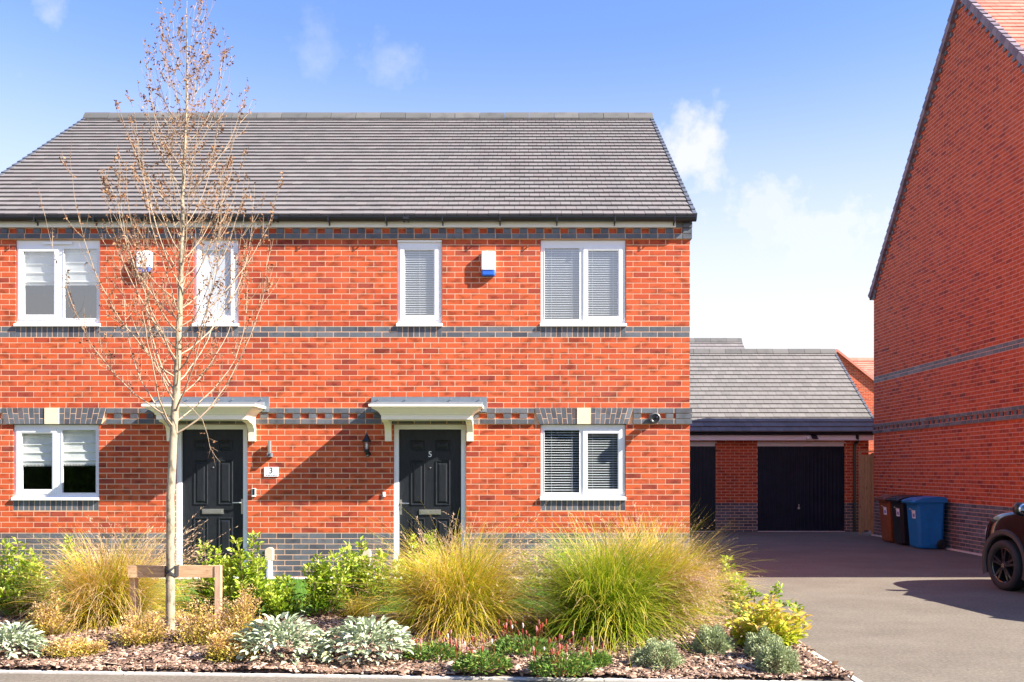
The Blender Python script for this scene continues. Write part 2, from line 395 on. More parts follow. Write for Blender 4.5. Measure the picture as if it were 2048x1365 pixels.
# planting bed surface (gently mounded) and lawn
def bedz(x, y):
    return .03 + .07*math.exp(-((y-8.6)/.9)**2) + .012*math.sin(3*x+y*2) + .01*math.sin(7*x-5*y)
nx, ny = 120, 34
vs = []; fs = []
for j in range(ny+1):
    for i in range(nx+1):
        xx = -9 + (2.445+9)*i/nx; y0 = KY(xx)-.0; yy = y0 + (9.75-y0)*j/ny
        zz = bedz(xx, yy) if 0 < j < ny and i < nx else .015
        vs.append((xx, yy, zz + random.uniform(-.006, .006)))
for j in range(ny):
    for i in range(nx):
        a = j*(nx+1)+i; fs.append((a, a+1, a+nx+2, a+nx+1))
bed = mesh_np('planting_bed', vs, fs, [.5]*len(fs), M['soil'], kind='structure', smooth=True)
sheet('lawn_soil', -9, 2.44, 9.7, 12.70, .06, M['turf'])
def scatter_tris(n, xr, yr, zf, hr, wr, lean=.5):
    px = rng.uniform(xr[0], xr[1], n); py = rng.uniform(yr[0], yr[1], n)
    pz = np.array([zf(a, b) for a, b in zip(px, py)]) if callable(zf) else np.full(n, zf)
    a = rng.uniform(0, 2*np.pi, n); h = rng.uniform(*hr, n); w_ = rng.uniform(*wr, n)
    l = rng.normal(0, lean, (n, 2))
    b0 = np.stack([px-np.cos(a)*w_, py-np.sin(a)*w_, pz], 1); b1 = np.stack([px+np.cos(a)*w_, py+np.sin(a)*w_, pz], 1)
    tp = np.stack([px+l[:, 0]*h, py+l[:, 1]*h, pz+h], 1)
    v_ = np.stack([b0, b1, tp], 1).reshape(-1, 3); f_ = np.arange(3*n).reshape(-1, 3)
    return v_, f_
v_, f_ = scatter_tris(120000, (-7.6, 2.42), (9.5, 12.66), .058, (.02, .05), (.0012, .0028))
lawn = mesh_np('lawn', v_, f_, rng.uniform(0, 1, len(f_)), M['lawn'], kind='stuff'); tag(lawn, 'bright green lawn strip between the planting bed and the house wall', 'lawn')
# gravel margin under the wall
n = 5000; px = rng.uniform(-7.7, 2.3, n); py = rng.uniform(12.66, 12.86, n); s_ = rng.uniform(.006, .014, n)
octv = np.array([(1,0,0),(0,1,0),(-1,0,0),(0,-1,0),(0,0,.7),(0,0,-.7)]); octf = np.array([(0,1,4),(1,2,4),(2,3,4),(3,0,4),(1,0,5),(2,1,5),(3,2,5),(0,3,5)])
V = (octv[None]*s_[:, None, None] + np.stack([px, py, np.full(n, .068)], 1)[:, None]).reshape(-1, 3)
Fc = (octf[None] + (np.arange(n)*6)[:, None, None]).reshape(-1, 3)
o = mesh_np('gravel_margin', V, Fc, np.repeat(rng.uniform(0, 1, n), 8), M['gravel'], kind='stuff'); tag(o, 'thin margin of pale gravel along the foot of the house wall', 'gravel')
# bark mulch chips
n = 46000
px = rng.uniform(-7.6, 2.43, n); py = 7.17-.061*(px+4.02)+.004 + (rng.uniform(0, 1, n)**1.4)*2.7
pz = .03 + .07*np.exp(-((py-8.6)/.9)**2) + .012*np.sin(3*px+py*2) + .01*np.sin(7*px-5*py) + rng.uniform(0, .016, n)
yaw = rng.uniform(0, 2*np.pi, n); pit = rng.normal(0, .32, n); L = rng.gamma(2.4, .0065, n)+.006; W = L*rng.uniform(.2, .55, n); T = rng.uniform(.002, .006, n)
cy, sy, cp, sp = np.cos(yaw), np.sin(yaw), np.cos(pit), np.sin(pit)
ax = np.stack([cy*cp, sy*cp, sp], 1); bx_ = np.stack([-sy, cy, rng.normal(0, .3, n)], 1); nz_ = np.cross(ax, bx_)
cen = np.stack([px, py, pz], 1)
cor = []
for (i, j, k) in ((-1, -.6, 0), (1, -1, 0), (.8, .8, 0), (-.9, 1, 0), (-.8, -.5, 1), (.9, -.7, 1), (.7, .6, 1), (-.8, .8, 1)):
    cor.append(cen + ax*(L*i)[:, None] + bx_*(W*j)[:, None] + nz_*(T*k)[:, None])
V = np.stack(cor, 1).reshape(-1, 3)
bf = np.array([(4, 5, 6, 7), (0, 1, 5, 4), (1, 2, 6, 5), (2, 3, 7, 6), (3, 0, 4, 7)])
Fc = (bf[None] + (np.arange(n)*8)[:, None, None]).reshape(-1, 4)
o = mesh_np('bark_mulch', V, Fc, np.repeat(rng.beta(1.6, 2.2, n), 5), M['chips'], kind='stuff'); tag(o, 'layer of brown bark mulch chips covering the planting bed', 'mulch')

# ------------------------------------------------------------------ brickwork engine
class Wall:
    """bricks on a plane: O + u*U + w*Nn + z.  Every brick is kept as (u0b,u1b,u0t,u1t,z0,z1,proud,kind,tone,full)"""
    def __init__(s, U, Nn, w0): s.U = Vector(U); s.Nn = Vector(Nn); s.w0 = w0; s.b = []; s.depth = .05
    def pt(s, u, z, p): return s.U*u + s.Nn*(s.w0+p) + Vector((0, 0, z))
    def add(s, u0, u1, z0, z1, proud=0, kind='red', u0t=None, u1t=None, full=False, depth=None):
        t_ = random.random()
        if kind == 'red': t_ = random.uniform(0, .66) if random.random() < .87 else random.uniform(.66, .95)
        s.b.append((u0, u1, u0 if u0t is None else u0t, u1 if u1t is None else u1t, z0, z1, proud+random.uniform(-.0005, .0005), kind, t_, full, depth or s.depth))
    def emit(s, mbx, q):
        u0, u1, u0t, u1t, z0, z1, p, k, t_, full, d = q
        A = s.pt
        mbx.hexa([A(u0, z0, p), A(u1, z0, p), A(u1, z0, p-d), A(u0, z0, p-d), A(u0t, z1, p), A(u1t, z1, p), A(u1t, z1, p-d), A(u0t, z1, p-d)], t_, skip=(4,))
    def finish(s, parent, mats, names, eye=(0, 0, H), limit=300, vis=None, pref=''):
        rl = world_loc(parent)
        for kind in mats:
            qs = [q for q in s.b if q[7] == kind]
            if not qs: continue
            def key(q):
                c = s.pt((q[0]+q[1])/2, (q[4]+q[5])/2, 0)
                ok = (vis is None or vis(c)) and q[9]
                return (0 if ok else 1, (c-Vector(eye)).length)
            qs.sort(key=key)
            ind = [q for q in qs[:limit] if key(q)[0] == 0]; ids = set(id(q) for q in ind)
            rest = [q for q in qs if id(q) not in ids]
            # shared meshes: size classes x 8 tones
            cache = {}
            for q in ind:
                w_, h_ = round(q[1]-q[0], 3), round(q[5]-q[4], 4); tb = int(q[8]*9.99)
                kk = (w_, h_, tb, q[10])
                if kk not in cache:
                    tmp = MB(); A = lambda u, z, p: s.U*u + s.Nn*p + Vector((0, 0, z)); d = q[10]
                    tmp.hexa([A(-w_/2, -h_/2, 0), A(w_/2, -h_/2, 0), A(w_/2, -h_/2, -d), A(-w_/2, -h_/2, -d), A(-w_/2, h_/2, 0), A(w_/2, h_/2, 0), A(w_/2, h_/2, -d), A(-w_/2, h_/2, -d)], tb/9.99, skip=(4,))
                    cache[kk] = tmp.data(names[kind], mats[kind])
                c = s.pt((q[0]+q[1])/2, (q[4]+q[5])/2, q[6])
                put(names[kind], cache[kk], parent, c-rl)
            if rest:
                mbx = MB()
                for q in rest: s.emit(mbx, q)
                o = mbx.build(names[kind]+'work', mats[kind], parent); o['kind'] = 'stuff'
J = .0115
def lay(wl, u0, u1, n0, n1, z_of, holes, kindf, pitch=.225, clip=None, phase=0.0, qoins=True):
    """stretcher bond in courses n0..n1-1"""
    for n_ in range(n0, n1):
        z0, z1 = z_of(n_)+J/2, z_of(n_+1)-J/2
        kind, proud = kindf(n_)
        if kind is None: continue
        off = phase + (pitch/2 if n_ % 2 else 0)
        a0, a1, b0, b1 = u0, u1, u0, u1
        if clip: (a0, b0), (a1, b1) = clip(z0), clip(z1)   # (left,right) at bottom ; at top
        lo, hi = (max(a0, a1), min(b0, b1)) if clip else (u0, u1)
        lmin, rmax = (min(a0, a1), max(b0, b1)) if clip else (u0, u1)
        if rmax - lmin < .03: continue
        hs_ = sorted([(h[0], h[1]) for h in holes if h[2] < z1-.004 and h[3] > z0+.004])
        k = math.floor((lmin-u1+off)/pitch)-1
        u = u1 - off - pitch*math.ceil((u1-off-lmin)/pitch)
        while u < rmax:
            s0, s1 = u+J/2, u+pitch-J/2
            segs = [(s0, s1)]
            for h0, h1 in hs_:
                ns = []
                for p0, p1 in segs:
                    if p1 <= h0 or p0 >= h1: ns.append((p0, p1)); continue
                    if p0 < h0-.02: ns.append((p0, h0))
                    if p1 > h1+.02: ns.append((h1, p1))
                segs = ns
            for p0, p1 in segs:
                if clip:
                    q0b, q0t = max(p0, a0), max(p0, a1); q1b, q1t = min(p1, b0), min(p1, b1)
                    q1b, q1t = max(q1b, q0b), max(q1t, q0t)
                    if q1b-q0b < .015 and q1t-q0t < .015: continue
                    if q1t < q0t or q1b < q0b: continue
                    wl.add(q0b, q1b, z0, z1, proud, kind, q0t, q1t, full=(abs(q0b-q0t) < 1e-6 and abs(q1b-q1t) < 1e-6 and p1-p0 > pitch*.9))
                else:
                    q0, q1 = max(p0, u0), min(p1, u1)
                    if q1-q0 > .02: wl.add(q0, q1, z0, z1, proud, kind, full=(q1-q0 > pitch*.9))
            u += pitch
def dentil(wl, u0, u1, n_, z_of, holes, pitch=.225, proud=.028, phase=0.0):
    z0, z1 = z_of(n_)+J/2, z_of(n_+1)-J/2
    u = u0 + phase
    while u < u1:
        for (a, b_, kd, pr) in ((u+J/2, u+.1025, 'blue', proud), (u+.1125+J/2, u+pitch-J/2, 'red', 0)):
            a, b_ = max(a, u0), min(b_, u1)
            for h in holes:
                if h[2] < z1-.004 and h[3] > z0+.004:
                    if a < h[1] and b_ > h[0]:
                        if a < h[0]: b_ = h[0]
                        else: a = h[1]
            if b_-a > .02: wl.add(a, b_, z0, z1, pr, kd, full=b_-a > .08, depth=.05+pr)
        u += pitch
def backing(mbx, wl, us, zs, hole, thick, front=-.0018):
    """grid of cells minus holes, with reveals"""
    us = sorted(set(us)); zs = sorted(set(zs))
    A = wl.pt
    inside = lambda i, j: 0 <= i < len(us)-1 and 0 <= j < len(zs)-1 and not hole((us[i]+us[i+1])/2, (zs[j]+zs[j+1])/2)
    f0, f1 = front, front-thick
    for i in range(len(us)-1):
        for j in range(len(zs)-1):
            if not inside(i, j): continue
            a, b_, c, d = us[i], us[i+1], zs[j], zs[j+1]
            mbx.quad(A(a, c, f0), A(b_, c, f0), A(b_, d, f0), A(a, d, f0))
            mbx.quad(A(b_, c, f1), A(a, c, f1), A(a, d, f1), A(b_, d, f1))
            if not inside(i-1, j): mbx.quad(A(a, c, f1), A(a, c, f0), A(a, d, f0), A(a, d, f1))
            if not inside(i+1, j): mbx.quad(A(b_, c, f0), A(b_, c, f1), A(b_, d, f1), A(b_, d, f0))
            if not inside(i, j-1): mbx.quad(A(a, c, f1), A(b_, c, f1), A(b_, c, f0), A(a, c, f0))
            if not inside(i, j+1): mbx.quad(A(a, d, f0), A(b_, d, f0), A(b_, d, f1), A(a, d, f1))
# procedural brick for walls turned away from the camera
def brickside(name, axis):
    m, t, b = newmat(name)
    g = N(t, 'ShaderNodeNewGeometry'); sp_ = N(t, 'ShaderNodeSeparateXYZ'); t.links.new(g.outputs['Position'], sp_.inputs[0])
    cb = N(t, 'ShaderNodeCombineXYZ'); t.links.new(sp_.outputs[axis], cb.inputs[0]); t.links.new(sp_.outputs['Z'], cb.inputs[1])
    br = N(t, 'ShaderNodeTexBrick'); br.inputs['Scale'].default_value = 1; br.inputs['Brick Width'].default_value = .225; br.inputs['Row Height'].default_value = .075
    br.inputs['Mortar Size'].default_value = .005; br.inputs['Color1'].default_value = (.56, .10, .034, 1); br.inputs['Color2'].default_value = (.42, .065, .03, 1); br.inputs['Mortar'].default_value = (.62, .40, .28, 1)
    t.links.new(cb.outputs[0], br.inputs['Vector']); t.links.new(br.outputs[0], b.inputs['Base Color']); b.inputs['Roughness'].default_value = .85
    bump(t, b, br.outputs['Fac'], -.5, .006); return m
M['bsideY'] = brickside('brick_flank', 'Y'); M['bsideX'] = brickside('brick_face_far', 'X')

def tiled_slope(root, x0, x1, Ye, ze, Yr, zr, rows, tw, mat, name, stagger=.5, limit=300, thick=.034, vis=None, partname='roof_tile'):
    """roof plane from eave (Ye,ze) up to ridge (Yr,zr), rows of tiles along X"""
    sl_ = Vector((0, Yr-Ye, zr-ze)); Ls = sl_.length; d = sl_/Ls; nn = Vector((0, -d.z, d.y)); g_ = Ls/rows
    if d.y < 0: nn = Vector((0, d.z*1, -d.y)) if False else Vector((0, abs(d.z), abs(d.y)))
    rl = world_loc(root); out = []
    for r_ in range(rows):
        s0, s1 = r_*g_, min((r_+1)*g_+.03, Ls)
        off = (tw*stagger) if r_ % 2 else 0
        x = x0 - off
        while x < x1-.005:
            a, b_ = max(x, x0)+.0025, min(x+tw, x1)-.0025
            if b_-a > .02:
                out.append((a, b_, s0, s1, random.random(), abs(b_-a-(tw-.005)) < 1e-4 and s1 < Ls, random.uniform(-.0015, .0015)))
            x += tw
    O = Vector((0, Ye, ze))
    def pts(a, b_, s0, s1, dz, org=Vector((0, 0, 0))):
        lowt, upt = thick+.010+dz, .014
        B = lambda x, s_, h_: Vector((x, 0, 0)) + d*s_ + nn*h_ + O - org
        return [B(a, s0, lowt-thick), B(b_, s0, lowt-thick), B(b_, s1, 0), B(a, s1, 0), B(a, s0, lowt), B(b_, s0, lowt), B(b_, s1, upt), B(a, s1, upt)]
    def key(q):
        c = O + d*q[2] + Vector(((q[0]+q[1])/2, 0, 0))
        return (0 if (q[5] and (vis is None or vis(c))) else 1, (c-Vector((0, 0, H))).length)
    out.sort(key=key); ind = [q for q in out[:limit] if key(q)[0] == 0]; rest = out[len(ind):]
    cache = {}
    for q in ind:
        tb = int(q[4]*7.99)
        if tb not in cache:
            tmp = MB(); hw = (tw-.005)/2
            p_ = pts(-hw, hw, 0, g_+.03, 0, O); tmp.hexa(p_, tb/7.99, skip=(0,)); cache[tb] = tmp.data(partname, mat)
        c = O + d*q[2] + nn*q[6] + Vector(((q[0]+q[1])/2, 0, 0)) - rl
        put(partname, cache[tb], root, c)
    mbx = MB()
    for q in rest: mbx.hexa(pts(q[0], q[1], q[2], q[3], q[6]), q[4], skip=(0,))
    o = mbx.build(name, mat, root); o['kind'] = 'stuff'
    return d, nn, g_
def ridge_run(root, x0, x1, Y, z, mat, L=.447, r=.10, name='ridge_tile'):
    n_ = max(1, round((x1-x0)/L)); L = (x1-x0)/n_; cache = {}
    prof = [(-1.25*r, -.75*r), (-.75*r, .05*r), (-.3*r, .55*r), (0, .66*r), (.3*r, .55*r), (.75*r, .05*r), (1.25*r, -.75*r)]
    for k in range(n_):
        tb = k % 4
        if tb not in cache:
            tmp = MB(); a, b_ = -L/2+.005, L/2-.003
            for (y0, z0), (y1, z1) in zip(prof[:-1], prof[1:]):
                tmp.quad((a, y0, z0), (b_, y0, z0), (b_, y1, z1), (a, y1, z1), tb/3)
                tmp.quad((a, y0, z0-.015), (a, y0, z0), (a, y1, z1), (a, y1, z1-.015), tb/3)
                tmp.quad((b_, y0, z0-.015), (b_, y0, z0), (b_, y1, z1), (b_, y1, z1-.015), tb/3)
            tmp.quad((a, prof[0][0], prof[0][1]-.015), (b_, prof[0][0], prof[0][1]-.015), (b_, prof[0][0], prof[0][1]), (a, prof[0][0], prof[0][1]), tb/3)
            cache[tb] = tmp.data(name, mat)
        put(name, cache[tb], root, Vector((x0+L*(k+.5), Y, z+random.uniform(-.002, .002)))-world_loc(root))

# ------------------------------------------------------------------ main house
HW = 12.88; XR, XL = 2.36, -7.90; ZC = .0755
zc = lambda n_: .682 + ZC*n_
house = thing('semi_detached_house', 'pair of red brick semi-detached houses under one grey tiled roof, numbers 3 and 5', 'house', (0, HW, 0))
def hx(x): return (x-CX)/144.0
def hz(y): return H+(CY-y)/144.0
WIN = {  # opening px : x0,x1,y0,y1
 'w2': (1081, 1252, 484, 653), 'w3': (794, 884, 483, 652), 'w4': (31, 200, 481, 651), 'w5': (387, 477, 483, 652),
 'w1': (1081, 1251, 849, 1001), 'w6': (26, 198, 849, 1001), 'd5': (787, 932, 849, 1160), 'd3': (351, 495, 849, 1160)}
holes = []
for k, (a, b_, c, d) in WIN.items():
    z0, z1 = hz(d), hz(c)
    if k in ('w2', 'w3', 'w4', 'w5'): z0, z1 = zc(38), zc(54)-.004
    elif k[0] == 'w': z0, z1 = hz(1000.5), zc(20)
    else: z0, z1 = -.05, zc(20)
    holes.append((hx(a), hx(b_), z0, z1))
HO = dict(zip(WIN, holes))
wl = Wall((1, 0, 0), (0, -1, 0), -HW)
# openings as seen by the courses: add rowlock sills and flat arches
bh = list(holes)
rows_sill = {}
for k in ('w2', 'w3', 'w4', 'w5'):
    a, b_ = HO[k][0], HO[k][1]; bh.append((a-.0, b_+.0, zc(36), zc(38)))
for k in ('w1', 'w6'):
    a, b_ = HO[k][0], HO[k][1]; bh.append((a, b_, HO[k][2]-.146, HO[k][2]))
arch = {'w1': (1068.5, 1266, 1079, 1256, 1154, 1181), 'w6': (5, 214, 12, 205, 91.5, 120)}
for k, (ta, tb, ba, bb, ka, kb) in arch.items():
    bh.append((hx(ta), hx(tb), zc(20), zc(23)))
def kindf(n_):
    if n_ < 0: return ('blue', 0)
    if n_ in (20, 22, 54, 56): return ('blue', .028)
    if n_ in (21, 55): return (None, 0)
    if n_ in (36, 37): return ('blue', 0)
    return ('red', 0)
lay(wl, XL, XR, -9, 57, zc, bh, kindf)
for n_ in (21, 55): dentil(wl, XL, XR, n_, zc, bh, phase=.02)
# rowlock sills
for k in ('w2', 'w3', 'w4', 'w5', 'w1', 'w6'):
    a, b_ = HO[k][0], HO[k][1]; z1 = HO[k][2]-.004; z0 = z1-.139
    if k in ('w2', 'w3', 'w4', 'w5'): z0, z1 = zc(36)+J/2, zc(38)-J/2
    m_ = round((b_-a)/.0755); p_ = (b_-a)/m_
    for i in range(m_): wl.add(a+p_*i+J/2, a+p_*(i+1)-J/2, z0, z1, 0, 'sillblue', full=True)
wl.finish(house, {'red': M['red'], 'blue': M['blue'], 'sillblue': M['blue']}, {'red': 'brick', 'blue': 'blue_brick', 'sillblue': 'rowlock_brick'})
# flat arches
for k, (ta, tb, ba, bb, ka, kb) in arch.items():
    z0, z1 = zc(20)+.003, zc(23)-.003
    for side in (0, 1):
        n_ = 8
        for i in range(n_):
            if side == 0: T0, T1, B0, B1 = ta, ka, ba, ka
            else: T0, T1, B0, B1 = kb, tb, kb, bb
            a0, a1 = i/n_, (i+1)/n_
            tp = [hx(T0+(T1-T0)*q) for q in (a0, a1)]; bt = [hx(B0+(B1-B0)*q) for q in (a0, a1)]
            cut = .34 if i % 2 else .66
            for (q0, q1) in ((0, cut), (cut, 1)):
                lp = lambda s_, q: bt[s_]+(tp[s_]-bt[s_])*q
                g0 = q0+(.022 if q0 else 0); g1 = q1-(.022 if q1 < 1 else 0)
                mbx = MB(); pr = .028+random.uniform(-.001, .001); A = wl.pt; j_ = J*.42
                za, zb = z0+(z1-z0)*g0, z0+(z1-z0)*g1
                p8 = [A(lp(0, g0)+j_, za, pr), A(lp(1, g0)-j_, za, pr), A(lp(1, g0)-j_, za, -.03), A(lp(0, g0)+j_, za, -.03),
                      A(lp(0, g1)+j_, zb, pr), A(lp(1, g1)-j_, zb, pr), A(lp(1, g1)-j_, zb, -.03), A(lp(0, g1)+j_, zb, -.03)]
                mbx.hexa(p8, random.random(), skip=(4,)); mbx.build('arch_brick', M['blue'], house)
    mbx = MB(); mbx.box(hx(ka), hx(kb), HW-.036, HW+.03, z0, z1+.002); mbx.build('keystone', M['stone'], house)
    mbx = MB(); p_ = [(hx(ba)-.0, HW-.0262, z0+.002), (hx(bb)+.0, HW-.0262, z0+.002), (hx(tb)+.0, HW-.0262, z1-.002), (hx(ta)-.0, HW-.0262, z1-.002)]
    mbx.prism(p_, (0, .04, 0)); mbx.build('arch_mortar', M['mortar'], house)
# mortar body with openings, corbel mortar strips
mbx = MB()
us = [XL+.004, XR-.004]; zs = [-.05, 4.96]
for h in holes: us += [h[0]-.004, h[1]+.004]; zs += [h[2]-.004 if h[2] > 0 else -.05, h[3]+.004]
backing(mbx, wl, us, zs, lambda u, z: any(h[0]-.004 < u < h[1]+.004 and h[2]-.004 < z < h[3]+.004 for h in holes), .28)
for na in (20, 54):
    segs = [(XL+.003, XR-.003)]
    if na == 20: segs = [(XL+.003, hx(3)), (hx(215), hx(1068)), (hx(1267), XR-.003)]
    for a, b_ in segs:
        for nn_, (ra, rb) in ((na, (0, 1)), (na+2, (2, 3))):
            mbx.box(a, b_, HW-.0262, HW+.001, zc(na+ra)+.003, zc(na+rb)-.001, skip=(4,))
mbx.build('wall', M['mortar'], house)
# flanks, rear, floors
mbx = MB()
mbx.box(XR-.3, XR-.0045, HW+.30, HW+7.6, -.05, 4.96); mbx.box(XL+.0045, XL+.3, HW+.30, HW+7.6, -.05, 4.96)
for xx in (XR-.004, XL+.004):
    s_ = -.28 if xx > 0 else .28
    mbx.prism([(xx, HW+.02, 4.961), (xx, HW+7.6, 4.961), (xx, 17.03, 7.88)], (s_, 0, 0))
mbx.build('flank_wall', M['bsideY'], house)
mbx = MB(); mbx.box(XL+.3, XR-.3, HW+7.35, HW+7.6, -.05, 4.96); mbx.build('rear_wall', M['bsideX'], house)
mbx = MB(); mbx.box(XL+.3, XR-.3, HW+.3, HW+7.35, -.02, .06); mbx.box(XL+.3, XR-.3, HW+.3, HW+7.35, 2.5, 2.75); mbx.box(XL+.3, XR-.3, HW+.3, HW+7.35, 4.85, 4.95)
mbx.box(hx(640), hx(640)+.2, HW+.3, HW+7.35, .061, 2.499); mbx.box(hx(640), hx(640)+.2, HW+.3, HW+7.35, 2.751, 4.849)
mbx.build('floor', M['dark_int'], house)
mbx = MB(); mbx.box(XL+.301, XL+.32, HW+.3, HW+7.3, .061, 4.84); mbx.box(XR-.32, XR-.301, HW+.3, HW+7.3, .061, 4.84); mbx.box(XL+.33, XR-.33, HW+5.0, HW+5.05, .061, 4.84); mbx.build('room_lining', M['dark_int'], house)
# right corner corbel
for n_ in (54, 55, 56, 57):
    mbx = MB(); mbx.box(XR-.10 if n_ < 57 else XR-.2, XR+.024, HW-.031-.02*(n_ > 55), HW+.22, zc(n_)+.005, zc(n_+1)-.005, t=random.random()); mbx.build('corner_brick', M['blue'], house)
for n_ in (20, 22, 21):
    mbx = MB(); mbx.box(XR-.2, XR+.024, HW-.0305, HW+.102, zc(n_)+.005, zc(n_+1)-.005, t=random.random()); mbx.build('corner_brick', M['blue'], house)
# ---- roof
roof = MB(); Ye, Ze, Yr, Zr = 12.76, 5.045, 17.03, 8.00
VX0, VX1 = -7.975, 2.43
roof.prism([(VX0+.02, Ye+.04, Ze-.002), (VX0+.02, Yr, Zr-.03), (VX0+.02, 2*Yr-Ye, Ze), (VX0+.02, 2*Yr-Ye, Ze-.02), (VX0+.02, Yr, Zr-.08), (VX0+.02, Ye+.04, Ze-.03)], (VX1-VX0-.04, 0, 0))
roofo = roof.build('roof', M['under'], house)
d, nn, g_ = tiled_slope(roofo, VX0+.05, VX1-.04, Ye, Ze, Yr, Zr, 28, .144, M['tile'], 'roof_tiling', vis=lambda c: c.x > -3)
tiled_slope(roofo, VX0+.05, VX1-.04, 2*Yr-Ye, Ze, Yr, Zr, 10, .45, M['tile'], 'rear_roof_tiling', limit=0)
ridge_run(roofo, VX0, VX1, Yr, Zr+.055, M['ridge'])
for xa in (VX0-.005, VX1-.05):
    mbx = MB()
    for r_ in range(28):
        for yy in (0,):
            B = lambda x, s_, h_: Vector((x, Ye, Ze)) + d*s_ + nn*h_
            s0, s1 = r_*g_-.005, (r_+1)*g_+.02
            mbx.hexa([B(xa, s0, -.05), B(xa+.055, s0, -.05), B(xa+.055, s1, -.05), B(xa, s1, -.05), B(xa, s0, .048), B(xa+.055, s0, .048), B(xa+.055, s1, .030), B(xa, s1, .030)])
    mbx.build('verge_trim', M['verge'], roofo)
# ---- eaves
mbx = MB(); mbx.box(XL, 2.156, 12.828, 12.849, 4.915, 5.03); mbx.build('fascia', M['fascia'], house)
gut = MB(); gx0, gx1 = -8.2, 2.42
cy_, cz_, r1 = 12.775, 5.030, .052
seg = [(cy_+r1*math.cos(a), cz_+r1*math.sin(a)) for a in [math.pi+math.pi*i/10 for i in range(11)]]
seg2 = [(cy_+(r1-.006)*math.cos(a), cz_+(r1-.006)*math.sin(a)) for a in [math.pi+math.pi*i/10 for i in range(11)]]
for (a, b_), (a2, b2), (c, e), (c2, e2) in zip(seg[:-1], seg[1:], seg2[:-1], seg2[1:]):
    gut.quad((gx0, a, b_), (gx1, a, b_), (gx1, a2, b2), (gx0, a2, b2)); gut.quad((gx0, c, e), (gx0, c2, e2), (gx1, c2, e2), (gx1, c, e))
gut.prism([(gx1, a, b_) for a, b_ in seg], (.006, 0, 0))
gut.box(gx0, gx1, cy_-r1-.005, cy_-r1+.004, cz_-.001, cz_+.010)
go = gut.build('gutter', M['black'], house, smooth=False)
for xp in (70, 188, 306, 424, 541-3, 657, 772, 885, 1000, 1114, 1230, 1349):
    b2 = MB(); X_ = PX(xp, 12.75)
    b2.box(X_-.008, X_+.008, cy_-r1-.008, 12.827, cz_-r1-.012, cz_-r1+.0); b2.box(X_-.008, X_+.008, cy_-r1-.01, cy_-r1-.002, cz_-r1-.012, cz_+.014)
    b2.box(X_-.008, X_+.008, 12.815, 12.827, cz_-r1-.045, cz_-r1-.012); b2.build('bracket', M['black'], go)
for xp in (550, 812):
    b2 = MB(); X_ = PX(xp, 12.75)
    for dx in (-.045, .02): b2.lathe((X_+dx, cy_, cz_-.008), [(.054, 0), (.054, .022)], 20, 'X')
    b2.box(X_-.04, X_+.04, cy_-.060, cy_-.054, cz_-.03, cz_+.008); b2.build('gutter_union', M['black'], go)

